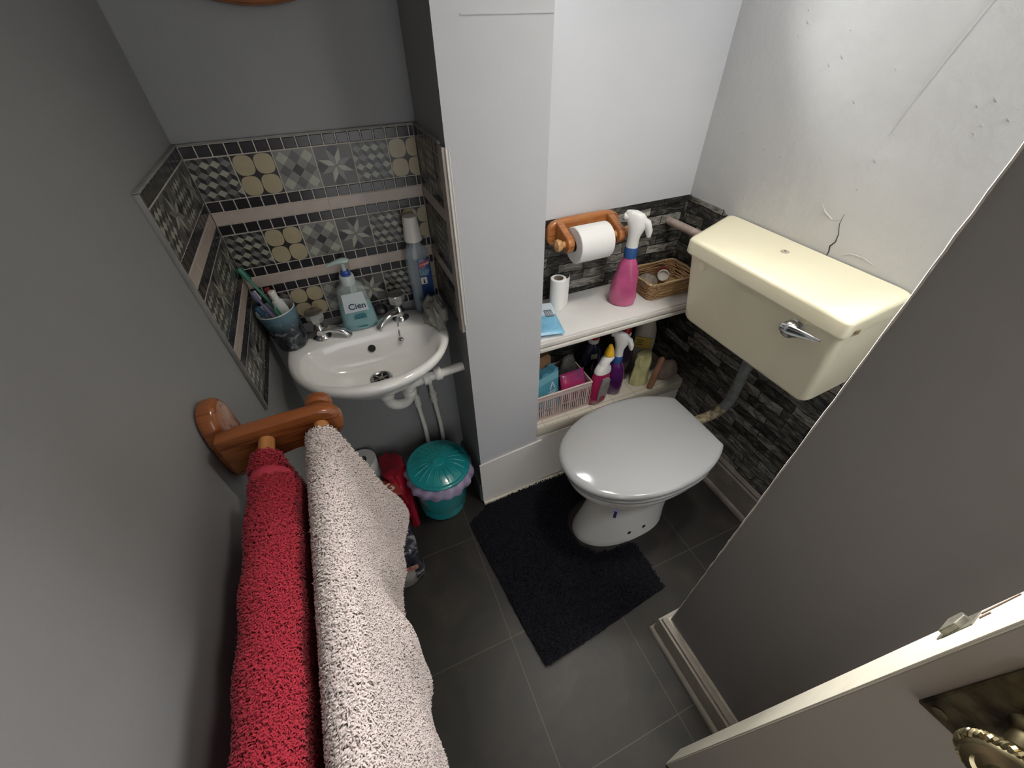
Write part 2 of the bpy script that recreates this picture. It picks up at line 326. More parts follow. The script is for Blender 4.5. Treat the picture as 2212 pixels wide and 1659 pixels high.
b = MB(); b.box(WX0-.03, WX1+.03, -.05, RB-.0005, WZ0-.022, WZ0, .005); b.box(WX0-.02, WX1+.02, -.035, RB-.0005, WZ0-.05, WZ0-.022, .005)
b.build('window_sill', mat('sill_cream', (.80, .74, .60), .35), wf, sharp=30)
# ------------------------------------------------------------------ tile splashback (patterns are raised tile faces)
TZ1, TM, TD, TS = 1.266, .0235, .084, .027
C_grout = mat('tile_grout', (.50, .46, .40), .8)
C_blk = mat('mosaic_black', (.022, .019, .024), .22, var=.35, vscale=30)
C_str = mat('beige_strip_tile', (.47, .395, .345), .35, var=.12, vscale=35)
C_d1 = mat('decor_grey', (.095, .093, .087), .32, var=.15, vscale=60)
C_d2 = mat('decor_dark', (.020, .018, .019), .3, var=.2, vscale=60)
C_d3 = mat('decor_light', (.36, .36, .29), .32, var=.12, vscale=60)
C_d4 = mat('decor_beige', (.40, .335, .215), .3, var=.08, vscale=40)
C_d5 = mat('decor_mid', (.20, .195, .18), .32, var=.15, vscale=60)
TM_ = [C_grout, C_blk, C_str, C_d1, C_d2, C_d3, C_d4, C_d5]
def clip(poly, x0, x1, y0, y1):
    for ax, lim, sg in ((0, x0, 1), (0, x1, -1), (1, y0, 1), (1, y1, -1)):
        out = []
        for i in range(len(poly)):
            a = poly[i-1]; c = poly[i]; da = (a[ax]-lim)*sg; dc = (c[ax]-lim)*sg
            if (da >= 0) != (dc >= 0):
                t = da/(da-dc); out.append((a[0]+(c[0]-a[0])*t, a[1]+(c[1]-a[1])*t))
            if dc >= 0: out.append(c)
        poly = out
        if len(poly) < 3: return None
    return poly
def pat(kind):
    P = []
    if kind == 'cube':
        w = 1/4; h = 1/3.4; r = h/3
        for j in range(-1, 5):
            for i in range(-1, 6):
                cx = (i+(.5 if j % 2 else 0))*w; cy = j*h*.78+.06
                top = [(cx-w/2, cy+r), (cx, cy+2*r*.98), (cx+w/2, cy+r), (cx, cy)]
                lf = [(cx-w/2, cy+r), (cx, cy), (cx, cy-h*.45), (cx-w/2, cy-h*.45+r)]
                rt = [(cx+w/2, cy+r), (cx, cy), (cx, cy-h*.45), (cx+w/2, cy-h*.45+r)]
                P += [(top, 5 if (i+j) % 3 else 7), (lf, 4), (rt, 3)]
        return 3, P
    if kind == 'oct':
        for cx in (.25, .75):
            for cy in (.25, .75):
                P.append(([(cx+.243*math.copysign(abs(math.cos(t))**.72, math.cos(t)), cy+.243*math.copysign(abs(math.sin(t))**.72, math.sin(t))) for t in [math.pi*2*k/24 for k in range(24)]], 6))
        return 4, P
    if kind == 'plaid':
        s = 1/(3.1*math.sqrt(2))
        for i in range(-8, 9):
            for j in range(-8, 9):
                cx = .5+(i-j)*s*.707; cy = .5+(i+j)*s*.707; d = s*.707
                k = (i % 2)+(j % 2)
                P.append(([(cx-d, cy), (cx, cy-d), (cx+d, cy), (cx, cy+d)], (5 if (i//2+j//2) % 2 else 4) if k == 0 else (7 if k == 1 else 3)))
        return 7, P
    if kind == 'star':
        for k in range(8):
            t = math.pi/8+k*math.pi/4; r = .47; q = .215
            P.append(([(.5+.012*math.cos(t), .5+.012*math.sin(t)), (.5+q*math.cos(t-.36), .5+q*math.sin(t-.36)), (.5+r*math.cos(t), .5+r*math.sin(t)), (.5+q*math.cos(t+.36), .5+q*math.sin(t+.36))], 5 if k % 2 else 7))
            P.append(([(.5+q*math.cos(t+.40), .5+q*math.sin(t+.40)), (.5+r*math.cos(t+.08), .5+r*math.sin(t+.08)), (.5+.52*math.cos(t+.39), .5+.52*math.sin(t+.39)), (.5+r*math.cos(t+.71), .5+r*math.sin(t+.71))], 4 if k % 2 else 3))
        return 3, P
def splash(name, length, put, seq, root):
    b = MB(); g = .0012
    def quad(poly, d, m):
        b.add([put(u, v, d) for u, v in poly], [tuple(range(len(poly)))], m)
    zb = TZ1-(3*(2*TM+TD)+2*TS)
    # backing slab
    c = [put(u, v, d) for d in (0, .006) for u, v in ((0, zb), (length, zb), (length, TZ1), (0, TZ1))]
    b.add(c, [(0, 1, 2, 3), (4, 5, 6, 7), (0, 1, 5, 4), (1, 2, 6, 5), (2, 3, 7, 6), (3, 0, 4, 7)], 0)
    z = TZ1; tw = TD*.976; ms = tw/3
    def tile(u0, u1, v0, v1, d, m):
        e = .0012
        lo = [(u0, v0), (u1, v0), (u1, v1), (u0, v1)]; hi = [(u0+e, v0+e), (u1-e, v0+e), (u1-e, v1-e), (u0+e, v1-e)]
        b.add([put(u, v, .006) for u, v in lo]+[put(u, v, d) for u, v in hi], [(4, 5, 6, 7)]+[(i, (i+1) % 4, 4+(i+1) % 4, 4+i) for i in range(4)], m)
    for row in range(3):
        for part in ('m', 'd', 'm'):
            h = TM if part == 'm' else TD
            if part == 'm':
                u = 0
                while u < length-.004:
                    tile(u+g, min(u+ms, length)-g, z-h+g, z-g, .0072, 1); u += ms
            else:
                u = 0; k = 0
                while u < length-.006:
                    u1 = min(u+tw, length); base, P = pat(seq[k % len(seq)])
                    quad([(u+g, z-h+g), (u1-g, z-h+g), (u1-g, z-g), (u+g, z-g)], .0066, base)
                    for poly, m in P:
                        q = clip(poly, 0, 1, 0, 1)
                        if q:
                            q = [(u+g+(tw-2*g)*a, z-h+g+(h-2*g)*c) for a, c in q]; q = clip(q, u+g, u1-g, z-h+g, z-g)
                            if q: quad(q, .0071, m)
                    u += tw; k += 1
            z -= h
        if row < 2:
            u = 0
            while u < length-.004:
                tile(u+(.0004 if u else 0), min(u+tw*3, length)-.0004, z-TS+.0004, z-.0004, .0074, 2); u += tw*3
            z -= TS
    o = b.build(name, TM_, root, sharp=0); return o
sb = thing('tile_splashback', 'black and beige patterned tile splashback lining the alcove above the basin', 'splashback', (.25, -.004, .82))
splash('back_panel', AW-.016, lambda u, v, d: (u+.008, -d, v), ['cube', 'oct', 'plaid', 'star', 'cube', 'oct'], sb)
splash('left_panel', .314, lambda u, v, d: (d, -u-.007, v), ['star', 'cube', 'star', 'cube'], sb)
splash('right_panel', .205, lambda u, v, d: (AW-d, -u-.007, v), ['star', 'cube', 'star'], sb)
b = MB(); b.box(0, .008, -.327, -.321, zb0 := TZ1-(3*(2*TM+TD)+2*TS), TZ1+.003, .001); b.box(0, .008, -.327, 0, TZ1, TZ1+.004, .001); b.box(0, AW, -.008, 0, TZ1, TZ1+.004, .001); b.box(AW-.008, AW, -.213, 0, TZ1, TZ1+.004, .001)
b.build('edge_grout', mat('grey_edge_grout', (.26, .255, .245), .8, var=.2), sb)
# ------------------------------------------------------------------ mirror (only its lower rim enters the photo)
mr = thing('mirror', 'orange wooden oval mirror frame at the top above the splashback', 'mirror', (.238, -.03, 1.47))
b = MB(); b.tube([(.238+.205*math.cos(t), -.018, 1.632+.147*math.sin(t)) for t in [2*math.pi*k/48 for k in range(48)]], .017, 12, closed=True); b.build('mirror_frame', M_pine, mr)
b = MB(); b.prism([(.238+.2*math.cos(t), 1.632+.142*math.sin(t)) for t in [2*math.pi*k/48 for k in range(48)]], -.014, -.004, 'y'); b.build('mirror_glass', mat('mirror_silver', (.85, .86, .86), .03, metal=1), mr)
# ------------------------------------------------------------------ wash basin
def ring_d(cx, yb, yf, hw, n=64, ex=2.05):
    # D-shaped outline: straight back at yb, rounded front at yf
    out = []; ym = yb-(yb-yf)*.38
    for i in range(n):
        t = 2*math.pi*i/n; c, s = math.cos(t), math.sin(t)
        x = cx+hw*math.copysign(abs(c)**(2/ex), c)
        y = ym+(yb-ym)*abs(s)**(2/5.0) if s > 0 else ym-(ym-yf)*abs(s)**(2/ex)
        out.append((x, y))
    return out
BZ = .80
bs = thing('wash_basin', 'small white ceramic wash basin wall-hung in the tiled alcove', 'wash basin', (.25, -.02, .62))
def lift(r, z): return [(x, y, z) for x, y in r]
BC = .252
rings = [lift(ring_d(BC, -.10, -.20, .05), .655), lift(ring_d(BC, -.05, -.225, .09), .668), lift(ring_d(BC, -.02, -.262, .14), .70), lift(ring_d(BC, -.012, -.302, .186), .745),
         lift(ring_d(BC, -.010, -.328, .208), .774), lift(ring_d(BC, -.0095, -.335, .213), .788), lift(ring_d(BC, -.010, -.332, .210), .797), lift(ring_d(BC, -.012, -.326, .204), BZ)]
def bowl(yb, yf, hw, z): return lift(ring_d(BC, yb, yf, hw, ex=2.15), z)
rings += [bowl(-.098, -.312, .183, BZ+.0005), bowl(-.102, -.306, .178, BZ-.004), bowl(-.108, -.298, .170, BZ-.018), bowl(-.116, -.284, .152, BZ-.05), bowl(-.122, -.262, .118, BZ-.078), bowl(-.14, -.232, .06, BZ-.092), bowl(-.16, -.215, .024, BZ-.096)]
b = MB(); b.loft(rings, True, True); b.build('basin_bowl', M_porcw, bs, sharp=50)
# waste, overflow
b = MB(); b.lathe([(.012, .0), (.030, .0), (.031, .004), (.026, .0062), (.022, .0035), (.021, .0008)], 32, T(BC, -.187, BZ-.0965), cap0=False, cap1=False); dr = b.build('waste_drain', M_chromed, bs)
b = MB(); b.lathe([(.0, .0012), (.0205, .0012)], 24, T(BC, -.187, BZ-.0965), cap0=False, cap1=False); b.build('drain_hole', M_dark, dr)
b = MB()
for k in range(3):
    b.box(-.02, .02, -.0022, .0022, .002, .0042, .0008, mtx=T(BC, -.187, BZ-.0965) @ R(60*k+15, 'Z'))
b.lathe([(.006, .002), (.006, .0055), (.0, .0065)], 12, T(BC, -.187, BZ-.0965)); b.build('drain_grille', M_chromed, dr)
b = MB(); b.lathe([(0, 0), (.0105, .0), (.0105, .001)], 24, frame((BC-.002, -.1155, BZ-.038), (0, -.93, .36)), cap0=False); b.build('overflow_hole', M_dark, bs)
# taps
def tap(bx, by, ang, label):
    M0 = T(bx, by, BZ) @ R(ang, 'Z')       # local: spout along +x
    b = MB(); b.lathe([(.024, 0), (.024, .004), (.017, .009), (.0145, .016), (.0165, .024), (.015, .034), (.011, .040), (.011, .046)], 24, M0)
    body = b.build('tap', M_chrome, bs, sharp=40); body['label'] = label
    b = MB(); rs = []
    for x, z, w, h in [(-.006, .022, .014, .011), (.012, .026, .0135, .0105), (.032, .0285, .012, .0085), (.052, .0255, .0115, .0075), (.066, .018, .0115, .0075), (.0745, .008, .0105, .008), (.0755, .003, .0095, .0085)]:
        tl = 0 if x < .05 else min(1.2, (x-.05)*48)
        rs.append([(x+h*math.sin(t)*math.sin(tl), w*math.cos(t), z+h*math.sin(t)*math.cos(tl)) for t in [2*math.pi*k/16 for k in range(16)]])
    b.loft(rs, True, True, mtx=M0); b.build('tap_spout', M_chrome, body, sharp=50)
    b = MB(); n = 16
    b.lathe([(.010, .044), (.0135, .049), (.0205, .056), (.024, .068), (.0245, .078), (.0225, .0815)], n, M0, mod=lambda t, r, z: 1-.08*(1 if int(round(t/(2*math.pi)*n)) % 2 else 0) if z < .08 else 1)
    hd = b.build('tap_handle', mat('crystal_handle', (.40, .40, .38), .10, metal=.35, coat=.6, alpha=.92), body, sharp=12)
    b = MB(); b.lathe([(.0, .0835), (.0185, .0835), (.0225, .0815), (.0225, .0795)], 24, M0, cap0=False, cap1=False)
    c = b.build('handle_cap', M_chromed, body)
tap(.135, -.062, -22, 'chrome pillar tap at the left of the basin deck')
tap(.352, -.058, -152, 'chrome pillar tap at the right of the basin deck')
b = MB(); 
for k in range(9):
    b.lathe([(0, -.0022), (.0016, -.0016), (.0022, 0), (.0016, .0016), (0, .0022)], 8, T(.338-.0006*k, -.088-.0034*k, BZ+.004-.0002*k*k-.001*k), cap0=False, cap1=False)
b.lathe([(0, 0), (.007, .001), (.0075, .005), (.004, .008), (0, .0085)], 16, T(.334, -.122, BZ-.03), cap0=False, cap1=False)
b.build('plug_chain', M_chromed, bs)
# trap and pipes
wp = thing('waste_pipe', 'white plastic bottle-neck waste trap and pipe under the basin', 'pipe', (.3, -.16, .60))
pth = [(.252, -.17, .64), (.252, -.17, .615)]
for k in range(0, 11):
    t = math.pi+math.pi*k/10; pth.append((.285+.033*math.cos(t), -.168, .607+.033*math.sin(t)))
pth += [(.318, -.168, .62), (.322, -.167, .632), (.335, -.166, .642), (.36, -.166, .645)]
b = MB(); b.tube(pth, .0165, 16); b.build('trap_bend', M_wpl, wp)
b = MB(); b.tube([(.358, -.166, .645), (.492, -.172, .66)], .0145, 16); b.build('branch_pipe', M_wpl, wp)
for x0, x1, r, z in [(.365, .387, .0225, .6465), (.402, .424, .0215, .650)]: MB().lathe([(r*.9, 0), (r, .003), (r, x1-x0-.003), (r*.9, x1-x0)], 12, frame((x0, -.166, z), (1, -.04, .11))).build('coupling_nut', M_wpl, wp)
MB().lathe([(.021, 0), (.0225, .003), (.0225, .02), (.021, .023)], 12, T(.252, -.17, .618)).build('coupling_nut', M_wpl, wp); MB().lathe([(.02, 0), (.0215, .003), (.0215, .016), (.02, .019)], 12, T(.318, -.168, .603)).build('coupling_nut', M_wpl, wp)
for x, lab in ((.345, 'white painted supply pipe under the basin, nearer the towel rail'), (.405, 'white painted supply pipe under the basin, nearer the pillar')):
    sp = thing('supply_pipe', lab, 'pipe', (x, -.034, 0), 'supply pipes under the basin')
    b = MB(); b.tube([(x, -.034, 0), (x+.003, -.034, .3), (x-.012, -.04, .66)], .0078, 12); b.build('pipe_run', M_wpl, sp)
    b = MB(); b.lathe([(.008, 0), (.0125, .003), (.0125, .02), (.0105, .022), (.0105, .034), (.0125, .036), (.0125, .05), (.008, .053)], 10, T(x-.002, -.035, .415)); b.build('compression_joint', M_wpl, sp)
# ------------------------------------------------------------------ things on the basin
# marbled cup
cu = thing('toothbrush_cup', 'blue-black marbled tumbler holding toothbrushes at the basin corner', 'cup', (.066, -.056, BZ+.001))
m = bpy.data.materials.new('cup_marble'); m.use_nodes = True; nt = m.node_tree; p = nt.nodes['Principled BSDF']; tc = nd(nt, 'ShaderNodeTexCoord'); n = nd(nt, 'ShaderNodeTexNoise'); n.inputs['Scale'].default_value = 26; n.inputs['Detail'].default_value = 7; n.inputs['Distortion'].default_value = 2.2
sp_ = nd(nt, 'ShaderNodeSeparateXYZ'); nt.links.new(tc.outputs['Object'], sp_.inputs[0]); nt.links.new(tc.outputs['Object'], n.inputs['Vector'])
r1 = ramp(nt, [(.38, (.012, .013, .018)), (.55, (.05, .06, .075)), (.64, (.28, .31, .34)), (.72, (.03, .035, .05))]); nt.links.new(n.outputs['Fac'], r1.inputs['Fac'])
r2 = ramp(nt, [(.0, (.0, .0, .0)), (1, (1, 1, 1))]); mr_ = nd(nt, 'ShaderNodeMapRange'); mr_.inputs[1].default_value = .06; mr_.inputs[2].default_value = .10; nt.links.new(sp_.outputs[2], mr_.inputs[0])
mm = nd(nt, 'ShaderNodeMix', data_type='RGBA'); nt.links.new(mr_.outputs[0], mm.inputs['Factor']); nt.links.new(r1.outputs['Color'], mm.inputs[6]); mm.inputs[7].default_value = (.11, .22, .28, 1)
nt.links.new(mm.outputs[2], p.inputs['Base Color']); p.inputs['Roughness'].default_value = .25
b = MB(); b.lathe([(0, 0), (.035, 0), (.0375, .004), (.0465, .110)], 40, T(.062, -.062, BZ+.001) @ R(-4, 'Y'), cap0=False, cap1=False); b.build('cup_wall', m, cu)
b = MB(); b.lathe([(.0465, .110), (.0455, .1125), (.044, .110), (.035, .006), (0, .005)], 40, T(.062, -.062, BZ+.001) @ R(-4, 'Y'), cap0=False, cap1=False); b.build('cup_lining', mat('cup_lining', (.55, .56, .55), .3), cu)
def brush(foot, head, mh, mb, label, hl=.028, kind=0):
    f, h = Vector(foot), Vector(head); d = (h-f); L_ = d.length; M0 = frame(foot, d, (0, 1, 0))
    t = thing('toothbrush', label, 'toothbrush', foot, 'toothbrushes in the marbled cup')
    b = MB(); b.tube([(0, 0, 0), (0, .001, L_*.3), (0, .0015, L_*.6), (0, 0, L_*.8), (0, 0, L_)], [.0035, .0062, .0055, .0028, .0045], 10, mtx=M0)
    b.box(-.0055, .0055, -.002, .003, L_-hl, L_, .0018, mtx=M0); b.build('brush_handle', mh, t)
    b = MB()
    for i in range(-2, 3):
        for j in range(8): b.box(i*.0022-.0008, i*.0022+.0008, .003, .0125, L_-hl+.002+j*(hl-.004)/8, L_-hl+.0042+j*(hl-.004)/8, mtx=M0)
    b.build('bristle_head', mb, t, sharp=0)
m_grn = mat('green_translucent', (.06, .24, .17), .25); m_wht = mat('brush_white', (.75, .74, .70), .3); m_nvy = mat('brush_navy', (.03, .09, .16), .3); m_red = mat('brush_red', (.35, .03, .04), .3); m_prp = mat('brush_purple', (.20, .19, .33), .35)
brush((.085, -.05, BZ+.012), (.012, -.030, BZ+.215), m_grn, m_grn, 'toothbrush with green head, tallest in the marbled cup', .036)
brush((.066, -.072, BZ+.012), (.024, -.066, BZ+.168), m_prp, m_wht, 'purple-handled toothbrush with white head in the marbled cup')
brush((.062, -.082, BZ+.012), (.020, -.084, BZ+.135), m_nvy, m_nvy, 'dark blue toothbrush leaning low at the cup front')
brush((.074, -.036, BZ+.012), (.050, -.034, BZ+.155), m_red, m_red, 'red toothbrush behind the toothpaste tube')
tp = thing('toothpaste_tube', 'white toothpaste tube with green stripe standing cap-up in the marbled cup', 'toothpaste', (.075, -.058, BZ+.01))
M0 = frame((.082, -.062, BZ+.010), (-.020, .004, .15), (0, 1, 0))
b = MB(); rs = []
for z, a, c in [(0, .002, .017), (.05, .008, .0165), (.11, .0125, .015), (.122, .0115, .0125), (.126, .007, .007)]: rs.append([(c*math.cos(t), a*math.sin(t), z) for t in [2*math.pi*k/20 for k in range(20)]])
b.loft(rs, mtx=M0); tb = b.build('tube_body', mat('tube_white', (.68, .70, .68), .3), tp)
b = MB(); b.lathe([(.0085, .126), (.0085, .147), (.007, .149)], 20, M0, mod=lambda t, r, z: 1+.03*math.cos(10*t)); b.build('tube_cap', m_wht, tp)
b = MB(); b.box(-.016, -.0085, -.0127, .0127, .02, .108, .002, mtx=M0); b.box(-.0075, -.0045, -.0128, .0128, .02, .112, .001, mtx=M0); b.build('green_stripe', mat('stripe_green', (.08, .30, .20), .35), tb)
# soap dispenser
SX, SY = .242, -.052
so = thing('soap_dispenser', 'clear pump soap bottle half full of turquoise liquid between the taps', 'soap dispenser', (SX, SY, BZ+.001))
def ov(w, d, z, n=36, ex=2.7): return [(SX+w*math.copysign(abs(math.cos(t))**(2/ex), math.cos(t)), SY+d*math.copysign(abs(math.sin(t))**(2/ex), math.sin(t)), BZ+.001+z) for t in [2*math.pi*k/n for k in range(n)]]
SH = [(.040, .020, 0), (.047, .026, .006), (.0475, .027, .02), (.044, .0255, .06), (.040, .024, .09), (.037, .0225, .115), (.032, .020, .128), (.017, .016, .138), (.0145, .0145, .142)]
b = MB(); b.loft([ov(w, d, z) for w, d, z in SH]); b.build('bottle', mat('clear_plastic', (.72, .80, .80), .12, alpha=.30, coat=.5), so, sharp=60)
b = MB(); b.loft([ov(w-.0015, d-.0015, z+.001) for w, d, z in SH[:4]]+[ov(.0418, .0236, .068)]); b.build('liquid', mat('turquoise_soap', (.03, .33, .40), .18, alpha=.93), so, sharp=60)
lb = MB(); lb.add([(SX-.031, SY-.0275, BZ+.064), (SX+.031, SY-.0275, BZ+.064), (SX+.027, SY-.0247, BZ+.118), (SX-.027, SY-.0247, BZ+.118)], [(0, 1, 2, 3)])
lb.add([(SX-.031, SY-.0272, BZ+.064), (SX+.031, SY-.0272, BZ+.064), (SX+.027, SY-.0244, BZ+.118), (SX-.027, SY-.0244, BZ+.118)], [(3, 2, 1, 0)])
lo = lb.build('bottle_label', mat('label_frost', (.66, .74, .76), .35, alpha=.75), so, sharp=0)
text_mesh('label_lettering', 'Cien', .024, T(SX+.004, SY-.0279, BZ+.080) @ R(87, 'X'), mat('label_navy', (.01, .025, .05), .4), lo, bold=.0003)
for k, (w, z) in enumerate([(.026, .054), (.034, .050), (.030, .046), (.034, .042), (.024, .015)]): MB().box(SX-w/2+.004, SX+w/2+.004, SY-.0284, SY-.0280, BZ+z, BZ+z+(.0022 if k < 4 else .003)).build('print_line', mat('print_teal', (.015, .15, .20), .4), lo, sharp=0)
b = MB(); b.lathe([(.0185, .136), (.0185, .156), (.0165, .160), (.0, .160)], 28, T(SX, SY, BZ), mod=lambda t, r, z: 1+.02*math.cos(28*t)); pc = b.build('pump_collar', mat('clear_collar', (.58, .66, .66), .2, alpha=.8), so)
b = MB(); b.lathe([(.0125, .160), (.0125, .168), (.0095, .172), (0, .172)], 24, T(SX, SY, BZ)); b.build('lock_ring', mat('cobalt_plastic', (.03, .07, .33), .3), pc)
b = MB(); b.tube([(SX, SY, BZ+.165), (SX, SY, BZ+.192)], .0055, 14)
rs = []
for x, w, h, z in [(.018, .004, .003, .197), (.014, .011, .005, .197), (.0, .0135, .0062, .198), (-.014, .010, .005, .197), (-.028, .0055, .004, .194), (-.037, .004, .0035, .190)]: rs.append([(SX+x, SY+w*math.cos(t), BZ+z+h*math.sin(t)) for t in [2*math.pi*k/16 for k in range(16)]])
b.loft(rs); b.build('pump_head', mat('pump_plastic', (.48, .60, .58), .25, alpha=.9), so)
b = MB(); b.tube([(SX, SY, BZ+.14), (SX+.002, SY, BZ+.02)], .003, 8); b.build('dip_tube', mat('dip_plastic', (.5, .6, .6), .3, alpha=.7), so)
# mouthwash
MX, MY = .432, -.040
mo = thing('mouthwash_bottle', 'tall clear bottle of blue mouthwash with white cap by the right tap', 'bottle', (MX, MY, BZ+.001))
def ov2(w, d, z, n=36, ex=3): return [(MX+w*math.copysign(abs(math.cos(t))**(2/ex), math.cos(t)), MY+d*math.copysign(abs(math.sin(t))**(2/ex), math.sin(t)), BZ+.001+z) for t in [2*math.pi*k/n for k in range(n)]]
SH = [(.027, .018, 0), (.031, .021, .005), (.031, .022, .08), (.033, .023, .13), (.033, .023, .165), (.030, .021, .185), (.020, .017, .20), (.016, .016, .206), (.016, .016, .216)]
b = MB(); b.loft([ov2(w, d, z) for w, d, z in SH]); b.build('bottle', mat('mouthwash_clear', (.45, .52, .58), .1, alpha=.42, coat=.5), mo, sharp=60)
b = MB(); b.loft([ov2(w-.0018, d-.0018, z) for w, d, z in [(.027, .018, .001), (.031, .021, .006), (.031, .022, .075)]]); b.build('liquid', mat('mouthwash_blue', (.02, .09, .20), .15, alpha=.9), mo, sharp=60)
b = MB(); b.lathe([(.0235, .214), (.0235, .22), (.0185, .272), (.0175, .276), (0, .2765)], 32, T(MX, MY, BZ)); b.build('cap', mat('cap_white', (.74, .72, .68), .4), mo)
LY = MY-.0235
b = MB(); b.box(MX-.004, MX+.030, LY-.001, LY+.0008, BZ+.055, BZ+.168, .0006); lo = b.build('bottle_label', mat('mouthwash_label_blue', (.02, .05, .16), .3), mo)
b = MB(); b.prism([(MX-.003, BZ+.143), (MX+.024, BZ+.150), (MX+.027, BZ+.164), (MX+.001, BZ+.157)], LY-.0016, LY-.001, 'y'); b.build('red_banner', mat('banner_red', (.42, .03, .035), .35), lo, sharp=0)
text_mesh('banner_lettering', 'Colgate', .0088, T(MX+.0125, LY-.0019, BZ+.1535) @ R(90, 'X') @ R(14, 'Z'), mat('banner_white', (.80, .78, .76), .4), lo, shear=.2)
b = MB(); b.box(MX-.003, MX+.014, LY-.0016, LY-.001, BZ+.095, BZ+.115); b.build('white_panel', mat('panel_white', (.62, .58, .56), .4), lo, sharp=0)
b = MB(); b.prism([(MX+.003, BZ+.098), (MX+.009, BZ+.098), (MX+.008, BZ+.100), (MX+.007, BZ+.108), (MX+.005, BZ+.112), (MX+.004, BZ+.108)], LY-.002, LY-.0016, 'y'); b.build('panel_symbol', M_dark, lo, sharp=0)
b = MB(); b.prism([(MX-.003, BZ+.122), (MX+.02, BZ+.120), (MX+.026, BZ+.138), (MX-.003, BZ+.140)], LY-.0016, LY-.001, 'y'); b.build('splash_print', mat('splash_blue', (.18, .32, .45), .3, var=.6, vscale=160), lo, sharp=0)
# black plug and grey cloth
b = MB(); b.lathe([(0, 0), (.016, .001), (.019, .006), (.018, .010), (.012, .013), (0, .0135)], 24, frame((.305, -.030, BZ+.022), (.05, -.5, .85)), cap0=False, cap1=False)
pl = b.build('bath_plug', mat('black_rubber', (.015, .016, .022), .4), sharp=50); tag(pl, 'black rubber plug leaning behind the right tap', 'plug')
def blob(cx, cy, cz, sx, sy, sz, amp, sc, seed, n=40, flat=True, fold=0):
    V = []; F = []
    for i in range(n//2+1):
        for j in range(n):
            th = math.pi*i/(n//2); ph = 2*math.pi*j/n; d = Vector((math.sin(th)*math.cos(ph), math.sin(th)*math.sin(ph), math.cos(th)))
            q = 1+amp*noise.noise(d*sc+Vector((seed, 0, 0)))+amp*.5*noise.noise(d*sc*2.3+Vector((0, seed, 0)))
            if fold: q += fold*math.sin(9*d.x+5*d.z+3*noise.noise(d*2))*.5
            z = d.z*sz*q; z = max(z, -sz*.62) if flat else z
            V.append((cx+d.x*sx*q, cy+d.y*sy*q, cz+z))
    for i in range(n//2):
        for j in range(n): F.append((i*n+j, i*n+(j+1) % n, (i+1)*n+(j+1) % n, (i+1)*n+j))
    return V, F
b = MB(); b.add(*blob(.441, -.124, BZ+.030, .031, .052, .050, .30, 2.2, 3, 56, fold=.14))
fc = b.build('face_cloth', mat('grey_cloth', (.26, .25, .225), .95, var=.2, vscale=60, bump=.5, bscale=700), sharp=0); fc.data.polygons.foreach_set('use_smooth', [True]*len(fc.data.polygons))
tag(fc, 'crumpled grey face cloth draped over the basin rim by the pillar', 'cloth')
# ------------------------------------------------------------------ towel rail
RZ, RXI, RXO, AY = 1.003, .081, .156, -.612
tr_ = thing('towel_rail', 'varnished orange pine towel rail with two rods on the left wall', 'towel rail', (0, -.62, .93))
def arm(y0, suffix):
    b = MB()
    poly = []
    for k in range(28):
        t = 2*math.pi*k/28; c, s = math.cos(t), math.sin(t)
        poly.append((y0+.050+.038*math.copysign(abs(c)**.8, c), .975+.074*math.copysign(abs(s)**.75, s)))
    b.prism(poly, .0005, .028, 'x', bev=.009); b.build('wall_plate', M_pine, tr_, sharp=40)
    b = MB(); P = [(.02, RZ+.022), (.02, RZ-.052), (.06, RZ-.043), (.11, RZ-.034)]
    for k in range(13):
        t = -math.pi/2+math.pi*k/12; P.append((RXO+.0+.031*math.cos(t), RZ-.003+.031*math.sin(t)))
    P += [(.11, RZ+.028), (.06, RZ+.026)]
    b.prism(P, y0-.011, y0+.011, 'y', bev=.004); b.build('arm', M_pine, tr_, sharp=40)
    b = MB()
    for x in (RXO,): b.lathe([(.010, 0), (.010, .008), (.018, .012), (.021, .020), (.019, .030), (.011, .036), (0, .037)], 24, frame((x, y0+.010, RZ+.004), (0, 1, 0)))
    b.build('end_knob', M_pine, tr_, sharp=40)
arm(AY, ''); arm(-1.34, '')
for x in (RXI, RXO):
    b = MB(); b.tube([(x, -1.335, RZ), (x, AY-.005, RZ)], .0108, 20); b.build('rod', M_piney, tr_)
